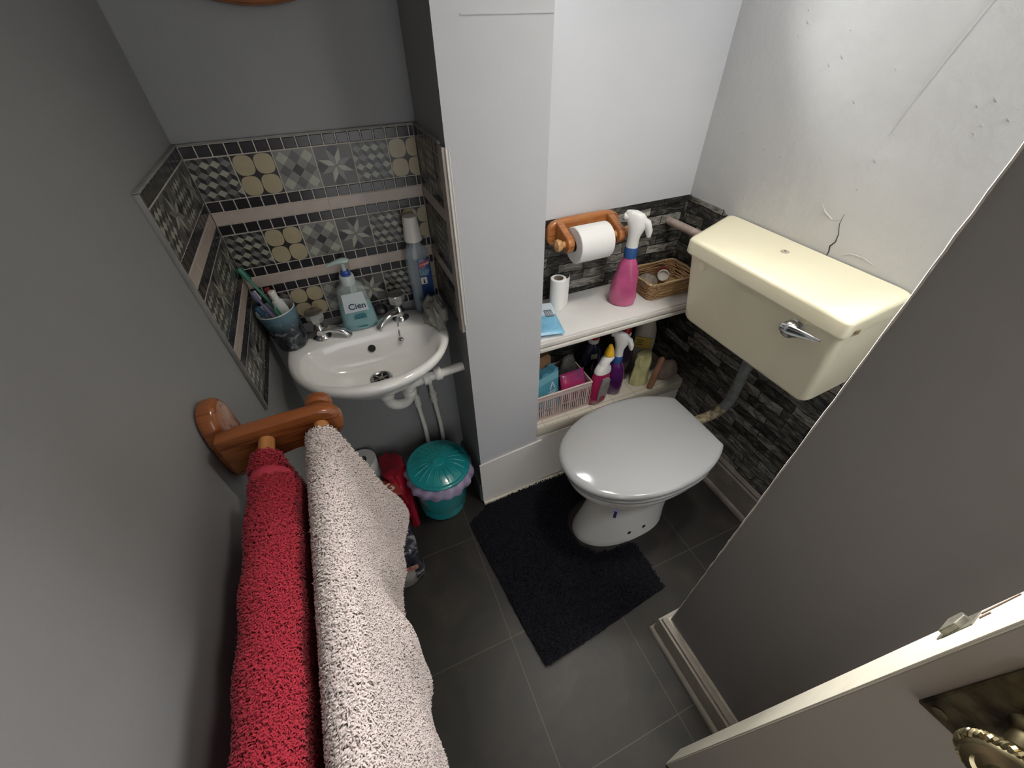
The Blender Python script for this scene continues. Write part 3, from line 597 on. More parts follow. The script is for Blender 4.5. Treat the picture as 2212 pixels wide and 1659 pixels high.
# ------------------------------------------------------------------ terry towels
def grid_towel(S, nu, nv, name, mats, parent=None, thick=.0035, tufts=0, tl=.005, tw=.0016, uvr=None, seed=1, extra=None):
    """S(u,v)->(x,y,z) arrays; closed thin cloth plus terry loops"""
    u, v = np.meshgrid(np.linspace(0, 1, nu), np.linspace(0, 1, nv), indexing='ij')
    P = np.stack(S(u, v), -1); du = np.gradient(P, axis=0); dv = np.gradient(P, axis=1); N = np.cross(du, dv); N /= np.linalg.norm(N, axis=-1, keepdims=True)+1e-12
    A = P+N*thick/2; B = P-N*thick/2; idx = np.arange(nu*nv).reshape(nu, nv); F = []
    q = np.stack([idx[:-1, :-1], idx[1:, :-1], idx[1:, 1:], idx[:-1, 1:]], -1).reshape(-1, 4)
    F = np.concatenate([q, q[:, ::-1]+nu*nv])
    rim = np.concatenate([idx[0, :], idx[1:, -1], idx[-1, -2::-1], idx[-2:0:-1, 0]]); r2 = np.roll(rim, -1)
    F = np.concatenate([F, np.stack([rim, r2, r2+nu*nv, rim+nu*nv], -1)])
    V = [A.reshape(-1, 3), B.reshape(-1, 3)]; n0 = 2*nu*nv; M = [np.zeros(len(F), int)]; Fs = [F]
    if tufts:
        g = np.random.default_rng(seed); uu = uvr[0]+(uvr[1]-uvr[0])*g.random(tufts); vv = uvr[2]+(uvr[3]-uvr[2])*g.random(tufts)
        if extra:
            k = extra[0]; uu[:k] = extra[1]+(extra[2]-extra[1])*g.random(k); vv[:k] = extra[3]+(extra[4]-extra[3])*g.random(k)
        p = np.stack(S(uu, vv), -1); e = 1e-3; a = np.stack(S(uu+e, vv), -1)-p; c = np.stack(S(uu, vv+e), -1)-p; n = np.cross(a, c); n /= -np.linalg.norm(n, axis=-1, keepdims=True)-1e-12
        p = p+n*thick/2
        a /= np.linalg.norm(a, axis=-1, keepdims=True)+1e-12; c = np.cross(n, a)
        an = g.normal(0, 1.5, tufts)+np.pi/2; d = a*np.cos(an)[:, None]+c*np.sin(an)[:, None]; s = np.cross(n, d)
        L = tl*(.6+.8*g.random(tufts))[:, None]; w = tw*(.7+.6*g.random(tufts))[:, None]/2
        K = [(0, -.05), (.10, .62), (.40, .88), (.75, .60), (.85, .05)]
        n = n+.38*g.normal(0, 1, (tufts, 1))*s
        pts = [p+d*L*x+n*L*y*.9 for x, y in K]
        vv_ = np.stack([q+s*w*k for q in pts for k in (-1, 1)], 1).reshape(-1, 3)   # 10 per tuft
        base = np.arange(tufts)[:, None]*10+n0; f = np.concatenate([base+np.array([[2*i, 2*i+1, 2*i+3, 2*i+2]]) for i in range(4)])
        V.append(vv_); Fs.append(f); M.append(np.zeros(len(f), int)+(1 if len(mats) > 1 else 0))
    V = np.concatenate(V); F = np.concatenate(Fs)
    me = bpy.data.meshes.new(name); me.vertices.add(len(V)); me.vertices.foreach_set('co', V.astype(np.float32).ravel())
    me.loops.add(F.size); me.loops.foreach_set('vertex_index', F.astype(np.int32).ravel()); me.polygons.add(len(F))
    me.polygons.foreach_set('loop_start', np.arange(0, F.size, 4, dtype=np.int32)); me.update(calc_edges=True)
    for m in mats: me.materials.append(m)
    me.polygons.foreach_set('material_index', np.concatenate(M).astype(np.int32)); me.polygons.foreach_set('use_smooth', np.ones(len(F), bool)); me.update()
    o = bpy.data.objects.new(name, me); COL.objects.link(o)
    if parent: o.parent = parent
    return o
def smooth(a, b, x): t = np.clip((x-a)/(b-a), 0, 1); return t*t*(3-2*t)
def wob(x, *fs): return sum(a*np.sin(f*x+p) for a, f, p in fs)
Y0, Y1 = -.640, -1.30
def S_white(u, v):
    # u: 0 back hem -> .30 over the rod -> 1 front hem ; v: along the rod away from the arm
    y = Y0-.008+(Y1-Y0+.02)*v; r = .0155
    ub, uf = .27, .40
    back = np.clip((ub-u)/ub, 0, 1); fr = np.clip((u-uf)/(1-uf), 0, 1); th = np.clip((u-ub)/(uf-ub), 0, 1)*np.pi
    x = RXO-r*np.cos(th); z = RZ+.001+r*np.sin(th)
    # back fall
    z = z-back*.30; x = x-back*.006+back*.004*np.sin(14*v)
    # front fall with outward flare that is greatest at the free far corner
    X_out = .013+.034*np.exp(-(v/.10)**1.6)+wob(v, (.006, 17, .5), (.005, 31, 2.0))+.022*v*(v > .25)*np.clip((v-.25)/.5, 0, 1)
    fold = .010*np.exp(-((v-.10)/.035)**2)*np.sin(np.pi*np.minimum(fr*1.15, 1))
    bl = smooth(.10, .40, v); x = x+X_out*((1-bl)*fr+bl*np.sin(np.pi/2*np.clip(fr/.62, 0, 1))**1.15*(1-.10*np.clip((fr-.62)/.38, 0, 1)))-fold*fr
    hem = .285+.010*np.sin(9*v+1)
    z = z-fr*hem
    y = y+.022*fr*np.exp(-(v/.06)**2)
    # small surface bumps
    x = x+.0022*np.sin(40*v+9*fr)*fr+.0018*np.sin(63*v-14*fr)*fr
    return x, y, z
M_wt = mat('pale_pink_terry', (.74, .645, .615), .95, sheen=.15)
M_rt = mat('crimson_terry', (.40, .018, .038), .95, sheen=.15)
wt = grid_towel(S_white, 110, 130, 'towel', [M_wt], tufts=150000, tl=.0060, tw=.0013, uvr=(.22, 1, 0.004, .80), seed=3)
tag(wt, 'pale pink terry towel hanging over the outer rod of the rail', 'towel', 'terry towels on the rail')
def S_red(u, v):
    y = Y0-.014+(Y1-Y0+.02)*v; r = .0138
    ub, uf = .33, .47
    back = np.clip((ub-u)/ub, 0, 1); fr = np.clip((u-uf)/(1-uf), 0, 1); th = np.clip((u-ub)/(uf-ub), 0, 1)*np.pi
    grow = smooth(.0, .08, v)
    x = RXI-r*np.cos(th)+(.018*grow)*(th/np.pi)**2; z = RZ+.001+r*np.sin(th)*(1-.0*grow)
    z = z-back*.30; x = x-.006*back
    z = z-fr*.40
    x = x+fr*(-.004+.026*np.exp(-(v/.10)**2))+.003*np.sin(11*v+4*fr)*fr
    y = y+.018*fr*np.exp(-(v/.05)**2)
    x = x+.0015*np.sin(50*v+6*u)
    return x, y, z
rt = grid_towel(S_red, 110, 130, 'towel', [M_rt], tufts=130000, tl=.0054, tw=.0012, uvr=(.24, .92, .080, .80), seed=5, extra=(2600, .24, .92, .004, .048))
tag(rt, 'crimson terry towel hanging over the inner rod against the wall', 'towel', 'terry towels on the rail')
# woven hem band near the far end of the red towel
b = MB()
rg = []
for vv in np.linspace(.052, .082, 5):
    uu = np.linspace(.28, .80, 40); x, y, z = S_red(uu, np.full_like(uu, vv)); x2, y2, z2 = S_red(uu+1e-3, np.full_like(uu, vv)); tx = np.stack([x2-x, y2-y, z2-z], -1); tx /= np.linalg.norm(tx, axis=-1, keepdims=True)
    n = np.cross(tx, np.array([0, 1., 0])); rg.append(np.stack([x, y, z], -1)+n*.0040*(1.0 if .055 < vv < .08 else .5))
b.loft(rg, False, False, closed=False); hb = b.build('hem_band', mat('crimson_weave', (.50, .035, .07), .8, bump=.3, bscale=900), None); hb.parent = rt
# ------------------------------------------------------------------ shelf, ledge
sh = thing('shelf', 'white painted shelf board across the toilet recess', 'shelf', (1.05, -.12, .69))
b = MB(); b.box(PR+.001, RW-.004, -.236, RB-.004, .690, .72, .003); b.build('board', mat('shelf_white', (.74, .725, .70), .38, var=.05, vscale=14), sh)
b = MB(); b.box(PR+.001, RW-.004, -.247, -.237, .684, .697, .003); b.box(PR+.001, RW-.004, -.244, -.237, .7, .716, .0025); b.build('front_moulding', M_trimw, sh)
lg = thing('ledge', 'cream tiled low ledge boxed in behind the toilet', 'ledge', (1.05, -.13, .28))
b = MB(); b.box(PR+.001, RW-.004, PF+.0005, RB-.004, .288, .334, .002); b.build('front_board', mat('ledge_cream', (.62, .57, .47), .4, var=.08, vscale=14), lg)
m = bpy.data.materials.new('ledge_tiles'); m.use_nodes = True; nt = m.node_tree; p = nt.nodes['Principled BSDF']; tc = nd(nt, 'ShaderNodeTexCoord'); br = nd(nt, 'ShaderNodeTexBrick'); br.offset = 0; nt.links.new(tc.outputs['Object'], br.inputs['Vector'])
br.inputs['Scale'].default_value = 1; br.inputs['Brick Width'].default_value = .1; br.inputs['Row Height'].default_value = .1; br.inputs['Mortar Size'].default_value = .0015; br.inputs['Color1'].default_value = (.62, .57, .48, 1); br.inputs['Color2'].default_value = (.58, .54, .46, 1); br.inputs['Mortar'].default_value = (.40, .36, .29, 1)
nt.links.new(br.outputs['Color'], p.inputs['Base Color']); p.inputs['Roughness'].default_value = .3
b = MB(); b.box(PR+.001, RW-.004, PF+.002, RB-.004, .3342, .338, .001); b.build('tile_top', m, lg)
LZ = .3382; SZ = .7202
# ------------------------------------------------------------------ toilet roll holder and roll
th = thing('toilet_roll_holder', 'honey-coloured wooden toilet roll holder fixed to the stone-effect wall', 'toilet roll holder', (.96, -.02, .95))
b = MB(); P = []
for k in range(32):
    t = 2*math.pi*k/32; c, s = math.cos(t), math.sin(t); P.append((.962+.128*math.copysign(abs(c)**.45, c), .952+.044*math.copysign(abs(s)**.6, s)))
b.prism(P, -.040, RB-.0035, 'y', bev=.007); b.build('back_plate', M_holder, th, sharp=40)
for x in (.872, 1.050):
    b = MB(); P = []
    for k in range(24):
        t = math.pi*k/23-math.pi/2; P.append((-.098-.026*math.cos(t), .944+.026*math.sin(t)))
    P += [(-.045, .99), (-.036, .99), (-.036, .915), (-.045, .915)]
    b.prism(P, x-.011, x+.011, 'x', bev=.004); b.build('bracket', M_holder, th, sharp=40)
b = MB(); b.tube([(.86, -.098, .944), (1.062, -.098, .944)], .011, 16)
for x, s in ((.861, -1), (1.061, 1)): b.lathe([(.009, 0), (.009, .008), (.014, .011), (.0185, .02), (.017, .028), (.009, .033), (0, .034)], 20, frame((x, -.098, .944), (s, 0, 0)))
b.build('dowel', M_knobw, th, sharp=40)
def roll(r, r0, L_, mtx, name, label, group=None, cat='toilet roll'):
    t = thing(name, label, cat, tuple(mtx.translation), group)
    b = MB(); b.lathe([(r0, 0), (r-.002, 0), (r, .002), (r, L_-.002), (r-.002, L_), (r0, L_), (r0, 0)], 40, mtx, cap0=False, cap1=False, mod=lambda a, q, z: 1+.006*math.sin(3*a+1)); b.build('paper', M_paper, t, sharp=40)
    b = MB(); b.lathe([(r0-.0004, .001), (r0-.0004, L_-.001), (r0-.0018, L_-.001), (r0-.0018, .001), (r0-.0004, .001)], 28, mtx, cap0=False, cap1=False); b.build('core', M_card, t)
    return t
t = roll(.053, .019, .113, frame((.887, -.106, .939), (1, 0, 0)), 'toilet_roll', 'white toilet roll hanging on the wooden holder')
# ------------------------------------------------------------------ things on the shelf
t = roll(.0255, .0165, .108, T(.858, -.082, SZ), 'tissue_roll', 'slim white paper roll standing at the pillar end of the shelf', cat='paper roll')
b = MB(); rs = []
for z in (SZ+.001, SZ+.107):
    o_, i_ = [], []
    for k in range(14):
        a = -1.0+.10*k; q = .0258+.0007*max(0, k-3)**1.55; o_.append((.858+q*math.cos(a)*1.0, -.082+q*math.sin(a), z))
    rs.append(o_+[(x+.0012, y+.0006, z) for x, y, z in o_[::-1]])
b.loft(rs); b.build('loose_sheet', M_paper, t, sharp=40)
# blue wipes packet
wi = thing('wipes_packet', 'flat light blue packet of wipes lying at the pillar end of the shelf', 'packet', (.76, -.14, SZ))
def pillow(cx, cy, z0, w, d, h, ang, m_seed, n=22):
    V = []; F = []
    for top in (1, 0):
        for i in range(n+1):
            for j in range(n+1):
                a, c = i/n*2-1, j/n*2-1; e = max(0, (1-abs(a)**5)*(1-abs(c)**4))**.5
                z = z0+h*.5+(h*.5*e+.0016*noise.noise(Vector((a*4+m_seed, c*4, top)))*e)*(1 if top else -1)
                V.append((a*w/2*(1+.02*noise.noise(Vector((c*3, m_seed, 0)))), c*d/2, z))
    k = (n+1)**2
    for i in range(n):
        for j in range(n):
            q = (i*(n+1)+j, (i+1)*(n+1)+j, (i+1)*(n+1)+j+1, i*(n+1)+j+1); F += [q, tuple(x+k for x in q[::-1])]
    M0 = T(cx, cy, 0) @ R(ang, 'Z'); return xform(V, M0), F
b = MB(); b.add(*pillow(.772, -.148, SZ+.0003, .100, .165, .024, -12, 2)); pk = b.build('packet_film', mat('wipes_blue', (.22, .52, .75), .3, var=.25, vscale=30, bump=.3, bscale=60), wi, sharp=0); pk.data.polygons.foreach_set('use_smooth', [True]*len(pk.data.polygons))
MW = T(.772, -.148, SZ) @ R(-12, 'Z')
b = MB(); b.box(-.020, .047, .005, .075, .0242, .0252, .0004, mtx=MW); b.build('white_flap', mat('flap_white', (.60, .70, .78), .35), wi, sharp=0)
b = MB(); b.box(.010, .036, -.005, .034, .0253, .0258, mtx=MW); ptc = b.build('dark_patch', mat('patch_grey', (.16, .18, .22), .4), wi, sharp=0)
b = MB()
for k in range(4): b.box(.014+.0055*k, .016+.0055*k, .001, .028-.004*(k % 2), .0259, .0262, mtx=MW)
b.build('patch_print', mat('print_pale', (.55, .60, .66), .4), ptc, sharp=0)
# trigger sprays
def trigger(mtx, white, parent, neckmat, neck_z, s=1.0):
    b = MB(); b.lathe([(.0165*s, neck_z), (.0168*s, neck_z+.026*s), (.0150*s, neck_z+.029*s)], 28, mtx, mod=lambda t, r, z: 1+.015*math.cos(24*t)); nk = b.build('neck_collar', neckmat, parent)
    b = MB(); rs = []
    # stem rising and sweeping forward into the nozzle (local +x forward)
    for x, z, a, c in [(0, .027, .0155, .0155), (.0, .045, .0145, .015), (.001, .058, .0155, .0155), (.003, .072, .0195, .0155), (.003, .086, .0245, .0145), (-.001, .099, .0265, .0125), (-.007, .110, .0235, .0105), (-.013, .117, .014, .0065)]:
        rs.append([(x*s+a*s*math.cos(t), c*s*math.sin(t), neck_z+z*s) for t in [2*math.pi*k/20 for k in range(20)]])
    b.loft(rs, mtx=mtx); b.build('spray_head', white, parent, sharp=60)
    b = MB(); b.tube([(.010*s, 0, neck_z+.098*s), (.026*s, 0, neck_z+.088*s), (.034*s, 0, neck_z+.070*s), (.036*s, 0, neck_z+.055*s)], [.009*s, .0105*s, .009*s, .005*s], 14, mtx=mtx); b.build('trigger', white, parent, sharp=60)
    b = MB(); b.lathe([(.0085*s, 0), (.0085*s, .012*s), (.006*s, .014*s)], 16, mtx @ T(-.018*s, 0, neck_z+.103*s) @ R(-90, 'Y')); b.build('nozzle', white, parent)
m_trw = mat('trigger_white', (.80, .79, .76), .3); m_nkb = mat('neck_blue', (.025, .085, .26), .35)
ps = thing('spray_bottle', 'pink trigger spray bottle with white head standing on the shelf', 'spray bottle', (1.07, -.145, SZ))
b = MB(); rs = []; N_ = 36
for z, w, d in [(0, .034, .026), (.004, .041, .030), (.03, .0435, .033), (.065, .042, .032), (.095, .038, .0305), (.118, .0335, .028), (.134, .031, .0255), (.148, .026, .022), (.158, .0205, .0195), (.164, .019, .0185)]:
    rs.append([(w*math.cos(t)*(1+.07*math.cos(5*t+z*55)*(.01 < z < .13)), d*math.sin(t)*(1+.07*math.cos(5*t+z*55)*(.01 < z < .13)), z) for t in [2*math.pi*k/N_ for k in range(N_)]])
MP = T(1.072, -.146, SZ) @ R(-35, 'Z'); b.loft(rs, mtx=MP); b.build('bottle', mat('pink_liquid_bottle', (.62, .11, .27), .16, var=.25, vscale=22, coat=.5), ps, sharp=35)
trigger(MP, m_trw, ps, m_nkb, .164, 1.2)
b = MB(); b.box(-.0115, .0115, -.0275, -.026, .028, .045, .0006, mtx=MP @ R(10, 'Z')); 
# wicker basket
def wicker(name, label, x0, x1, y0, y1, z0, h, m, mr, ang=0):
    t = thing(name, label, 'basket', ((x0+x1)/2, (y0+y1)/2, z0))
    cx, cy = (x0+x1)/2, (y0+y1)/2; A, B = (x1-x0)/2, (y1-y0)/2
    def per(s, k, off=0):
        ex = 9; tt = 2*math.pi*s; fl = .90+.10*k
        c, d = math.cos(tt), math.sin(tt); return (cx+(A*fl+off)*math.copysign(abs(c)**(2/ex), c), cy+(B*fl+off)*math.copysign(abs(d)**(2/ex), d))
    b = MB(); rows = 10; n = 168
    for r_ in range(rows):
        k = (r_+.5)/rows; b.tube([(*per(i/n, k, .0024*math.sin(2*math.pi*i/n*28+(math.pi if r_ % 2 else 0))+.0008*rr.random()), z0+.004+k*h*.93+.0012*rr.random()+.0012*math.sin(i*.15+r_*2)) for i in range(n)], h/rows*.40, 6, closed=True)
    b.build('woven_side', m, t)
    for i in range(28):
        MB().tube([(*per(i/28, 0), z0+.002), (*per(i/28, 1), z0+h)], .0016, 6).build('stake', m, t)
    b = MB()
    for o_ in (-.002, .0015): b.tube([(*per(i/n, 1.02, o_+.0012*math.sin(i*1.9)), z0+h+.0012*math.cos(i*1.9)) for i in range(n)], .0028, 6, closed=True)
    b.build('rim', mr, t)
    b = MB(); b.prism([per(i/48, 0) for i in range(48)], z0+.0008, z0+.004, 'z'); b.build('base', m, t)
    return t
m_wk = wood('wicker_tan', (.46, .29, .14), (.27, .15, .065), 0, 1.2, .6); m_wr = wood('wicker_rim', (.50, .36, .20), (.34, .21, .10), 0, 1.2, .6)
wicker('wicker_basket', 'small tan wicker basket on the shelf beside the cistern', 1.152, 1.352, -.188, -.050, SZ, .062, m_wk, m_wr)
cn = thing('spray_can', 'small red aerosol can with white rim lying in the wicker basket', 'can', (1.25, -.11, SZ+.02))
MC = frame((1.292, -.078, SZ+.038), (-.052, -.058, .020))
b = MB(); b.lathe([(.0, 0), (.017, 0), (.019, .002), (.019, .066), (.0175, .07)], 28, MC); b.build('can_body', mat('can_red', (.33, .035, .035), .25, metal=.3, coat=.4), cn)
b = MB(); b.lathe([(.0175, .069), (.0195, .072), (.0195, .077), (.017, .078), (.016, .072), (0, .070)], 28, MC, cap0=False, cap1=False); b.build('can_rim', mat('can_white_rim', (.72, .70, .66), .3), cn)
b = MB(); b.add(*blob(1.205, -.105, SZ+.027, .034, .030, .026, .28, 2.5, 9, 30)); g_ = b.build('paper_bag', mat('bag_greige', (.36, .30, .25), .8, var=.25, vscale=30), sharp=0); tag(g_, 'crumpled beige paper bag inside the wicker basket', 'bag')
# ------------------------------------------------------------------ low ledge things
# pierced plastic basket
pb = thing('storage_basket', 'pale pink pierced plastic basket standing on the low ledge', 'basket', (.835, -.15, LZ))
BX0, BX1, BY0, BY1, BH = .726, .950, -.217, -.070, .120
b = MB(); tt_ = .002
def pierced(p0, p1, nx):
    # wall between two floor points, leaning outwards, with rows of slots made from separate bars
    d = Vector(p1)-Vector(p0); L_ = d.length; d.normalize(); nrm = Vector((d.y, -d.x, 0)); M0 = Matrix(((d.x, 0, nrm.x, p0[0]), (d.y, 0, nrm.y, p0[1]), (0, 1, 0, LZ), (0, 0, 0, 1)))
    for z0, z1 in ((0, .014), (.050, .054), (.098, BH)): b.box(0, L_, z0, z1, -tt_/2, tt_/2, mtx=M0)
    for i in range(nx+1):
        x = L_*i/nx; w = .0022 if i % 4 else .0036
        b.box(max(0, x-w), min(L_, x+w), 0.01, .10, -tt_/2, tt_/2, mtx=M0)
pierced((BX0, BY0, 0), (BX1, BY0, 0), 26); pierced((BX1, BY0, 0), (BX1, BY1, 0), 14); pierced((BX1, BY1, 0), (BX0, BY1, 0), 26); pierced((BX0, BY1, 0), (BX0, BY0, 0), 14)
m_pb = mat('basket_pink', (.66, .52, .48), .4, alpha=.93)
b.build('pierced_side', m_pb, pb, sharp=0)
b = MB(); b.tube([(BX0, BY0, LZ+BH), (BX1, BY0, LZ+BH), (BX1, BY1, LZ+BH), (BX0, BY1, LZ+BH)], .0042, 8, closed=True); b.build('rolled_rim', m_pb, pb, sharp=60)
b = MB(); b.box(BX0, BX1, BY0, BY1, LZ, LZ+.003); b.build('base', m_pb, pb, sharp=0)
bc = thing('carton', 'light blue carton with notched top in the pierced basket', 'box', (.775, -.17, LZ+.004))
MB_ = T(.795, -.168, LZ+.004) @ R(14, 'Z') @ R(-8, 'X')
b = MB(); b.prism([(-.050, 0), (.048, 0), (.048, .172), (.030, .172), (.026, .164), (.006, .164), (.0, .172), (-.025, .172), (-.030, .160), (-.050, .160)], -.020, .020, 'y', mtx=MB_); cb_ = b.build('carton_body', mat('carton_blue', (.10, .36, .47), .45), bc, sharp=0)
b = MB(); b.box(-.0505, .0485, -.0206, -.0200, .130, .1595, mtx=MB_); b.build('carton_band', mat('carton_pale', (.22, .52, .60), .45), cb_, sharp=0)
b = MB(); b.prism([(.004, .092), (.009, .092), (.0175, .116), (.026, .092), (.031, .092), (.020, .124), (.015, .124)], -.0212, -.0202, 'y', mtx=MB_)
for k in range(3): b.box(-.004+.003*k, .036-.002*k, -.0211, -.0202, 0.082-.009*k, .085-.009*k, mtx=MB_)
b.build('carton_emblem', mat('emblem_white', (.68, .76, .78), .45), cb_, sharp=0)
MK = T(.785, -.112, LZ+.004) @ R(6, 'Z') @ R(-4, 'X')
b = MB(); b.prism([(-.045, 0), (.05, 0), (.05, .192), (.038, .204), (-.045, .192)], -.012, .012, 'y', mtx=MK); k_ = b.build('cardboard_box', mat('kraft', (.30, .16, .08), .75, var=.15), sharp=0); tag(k_, 'brown cardboard box standing behind the light blue carton', 'box')
pp = thing('sachet_pack', 'glossy magenta packet leaning in the pierced basket', 'packet', (.90, -.17, LZ+.004))
v, f = pillow(0, 0, 0, .105, .125, .026, 0, 5); b = MB(); b.add(v, f, 0, T(.895, -.172, LZ+.082) @ R(8, 'Y') @ R(66, 'X') @ R(8, 'Z')); pf_ = b.build('packet_film', mat('magenta_film', (.45, .025, .11), .2, var=.75, vscale=34, var2=(.20, .05, .16), bump=.5, bscale=70, coat=.4), pp, sharp=0); pf_.data.polygons.foreach_set('use_smooth', [True]*len(pf_.data.polygons))
b = MB(); b.add(*blob(.905, -.112, LZ+.105, .038, .022, .080, .18, 2.2, 14, 30, False)); hb_ = b.build('mesh_scrunchie', mat('smoky_net', (.10, .095, .085), .7, var=.4, vscale=60, alpha=.9), sharp=0); hb_.data.polygons.foreach_set('use_smooth', [True]*len(hb_.data.polygons)); hb_.name = 'net_bag'; tag(hb_, 'smoky grey net bag behind the magenta packet', 'bag')
# bottles on the ledge
def oval_bottle(prof, mtx, m, name, parent, n=32, ex=2.4, sharp=50):
    b = MB(); b.loft([[(w*math.copysign(abs(math.cos(t))**(2/ex), math.cos(t)), d*math.copysign(abs(math.sin(t))**(2/ex), math.sin(t)), z) for t in [2*math.pi*k/n for k in range(n)]] for w, d, z in prof], mtx=mtx); return b.build(name, m, parent, sharp=sharp)
tcl = thing('cleaner_bottle', 'magenta toilet cleaner bottle with white duck-neck and yellow cap on the ledge', 'bottle', (.985, -.215, LZ), 'cleaning bottles on the ledge')
MT = T(.988, -.205, LZ) @ R(12, 'Z') @ R(5, 'Y')
oval_bottle([(.034, .020, 0), (.041, .0235, .006), (.0445, .024, .04), (.0435, .0235, .09), (.040, .022, .125), (.036, .021, .142)], MT, mat('magenta_bottle', (.36, .015, .085), .2, coat=.4), 'bottle', tcl)
oval_bottle([(.0365, .0215, .142), (.0365, .0215, .150), (.031, .020, .163), (.023, .019, .172), (.017, .017, .180)], MT, m_trw, 'shoulder', tcl)
b = MB(); b.tube([(-.002, 0, .17), (.004, 0, .192), (.016, -.004, .206), (.024, -.006, .212)], [.020, .019, .018, .015], 18, mtx=MT); b.build('bent_neck', m_trw, tcl, sharp=60)
b = MB(); b.lathe([(.018, 0), (.018, .006), (.0125, .026), (.006, .042), (.0, .043)], 24, MT @ frame((.012, -.002, .214), (-.05, 0, 1))); b.build('yellow_cap', mat('cap_yellow', (.80, .46, .02), .3), tcl)
b = MB(); b.prism([(-.020, .018), (.018, .012), (.026, .03), (.026, .11), (.014, .125), (-.018, .128), (-.024, .06)], -.0262, -.0235, 'y', mtx=MT); lb_ = b.build('bottle_label', mat('label_silver', (.34, .31, .30), .3, var=.45, vscale=50), tcl, sharp=0)
b = MB(); b.prism([(-.012, .016), (.017, .013), (.018, .03), (.004, .042), (-.012, .036)], -.0268, -.0262, 'y', mtx=MT); b.build('label_base', mat('label_crimson', (.30, .012, .06), .3), lb_, sharp=0)
pu = thing('spray_bottle', 'purple trigger spray bottle with white head and blue collar on the ledge', 'spray bottle', (1.06, -.19, LZ), 'cleaning bottles on the ledge')
MU = T(1.072, -.185, LZ) @ R(-40, 'Z')
oval_bottle([(.029, .023, 0), (.035, .027, .006), (.038, .029, .045), (.037, .028, .09), (.032, .0255, .122), (.024, .0215, .142), (.0185, .0185, .152)], MU, mat('purple_bottle', (.10, .012, .13), .15, coat=.5, var=.4, vscale=20), 'bottle', pu)
trigger(MU, m_trw, pu, m_nkb, .152, 1.14)
def capped(x, y, rot, tilt, prof, capz, mb, lab, cap=(.42, .02, .025), extra=None, name='cleaner_bottle'):
    t = thing(name, lab, 'bottle', (x, y, LZ), 'cleaning bottles on the ledge'); M0 = T(x, y, LZ) @ R(rot, 'Z') @ R(tilt, 'Y')
    oval_bottle(prof, M0, mb, 'bottle', t)
    b = MB(); b.lathe([(.020, capz-.016), (.0215, capz-.012), (.0215, capz), (.019, capz+.002)], 24, M0); b.build('collar', m_trw, t)
    b = MB(); b.lathe([(.019, capz+.001), (.0195, capz+.018), (.0165, capz+.026), (.007, capz+.029), (0, capz+.029)], 24, M0, mod=lambda a, r, z: 1+.02*math.cos(18*a)); b.build('red_cap', mat('cap_red', (.45, .02, .025), .3), t)
    return t, M0
m_blkb = mat('navy_bottle', (.010, .013, .028), .2, coat=.4); m_viob = mat('violet_black_bottle', (.028, .012, .035), .2, coat=.4, var=.5, vscale=18)
std = [(.034, .021, 0), (.040, .0255, .006), (.040, .0255, .12), (.037, .0245, .16), (.025, .021, .185), (.018, .018, .196), (.018, .018, .206)]
t, M0 = capped(1.020, -.095, -10, 0, std, .214, m_blkb, 'dark navy bottle with red cap behind the magenta bottle')
b = MB(); b.box(-.012, .012, -.0262, -.0248, .132, .155, mtx=M0); b.build('bottle_label', mat('label_tan', (.28, .27, .20), .4), t, sharp=0)
t, M0 = capped(1.142, -.122, -30, 0, [(w*1.05, d*1.1, z*1.04) for w, d, z in std], .222, m_viob, 'dark violet bottle with red cap and white side lettering')
b = MB()
for k in range(11): b.box(-.030, -.012, -.0292, -.0270, .022+.011*k, .027+.011*k+(.002 if k % 3 else 0), .0003, mtx=M0)
b.build('side_lettering', mat('label_offwhite', (.46, .43, .42), .4), t, sharp=0)
t, M0 = capped(1.248, -.100, -38, 3, [(.038, .028, 0), (.045, .032, .006), (.046, .033, .10), (.045, .032, .15), (.038, .029, .20), (.026, .023, .235), (.019, .019, .25), (.019, .019, .256)], .264, mat('cloudy_bottle', (.50, .46, .38), .25, alpha=.8, coat=.3), 'tall cloudy clear bottle with red cap and yellow label by the cistern', name='cleaner_bottle')
b = MB(); b.box(-.036, .030, -.0345, -.0310, .125, .175, .0006, mtx=M0); lb_ = b.build('bottle_label', mat('label_mustard', (.42, .30, .06), .4, var=.25, vscale=40), t, sharp=0)
b = MB()
for k, w in enumerate((.030, .022, .027)): b.box(-.028, -.028+w, -.0352, -.0345, .158-.010*k, .162-.010*k, mtx=M0)
b.build('label_print', mat('label_brown', (.10, .07, .02), .4), lb_, sharp=0)
# draped yellow cloth
b = MB(); rs = []
for i in range(15):
    k = i/14; z = LZ+.001+.128*k; row = []
    for j in range(30):
        t = math.pi*2*j/30; w = (.042-.012*k)*(1+.42*noise.noise(Vector((math.cos(t)*1.7, math.sin(t)*1.7, k*3)))); d = (.026-.008*k)*(1+.5*noise.noise(Vector((math.cos(t)*2, k*4, 3))))
        row.append((1.207+w*math.cos(t)+.012*k, -.185+d*math.sin(t)+.018*k, z+.006*noise.noise(Vector((t, k*3, 7)))))
    rs.append(row)
b.loft(rs); yc = b.build('duster_cloth', mat('duster_yellow', (.55, .53, .27), .9, var=.12, vscale=50, bump=.4, bscale=500), sharp=70); tag(yc, 'pale yellow duster cloth bunched in front of the cloudy bottle', 'cloth')
st = thing('wooden_stick', 'short round-ended wooden handle leaning on the ledge behind the toilet lid', 'stick', (1.19, -.235, LZ))
b = MB(); b.tube([(1.222, -.234, LZ+.004), (1.240, -.230, LZ+.075), (1.256, -.224, LZ+.125), (1.258, -.2235, LZ+.133), (1.260, -.223, LZ+.138)], [.0125, .0120, .0125, .010, .004], 14); b.build('handle', mat('stick_wood', (.33, .17, .10), .55, var=.3, vscale=30), st)
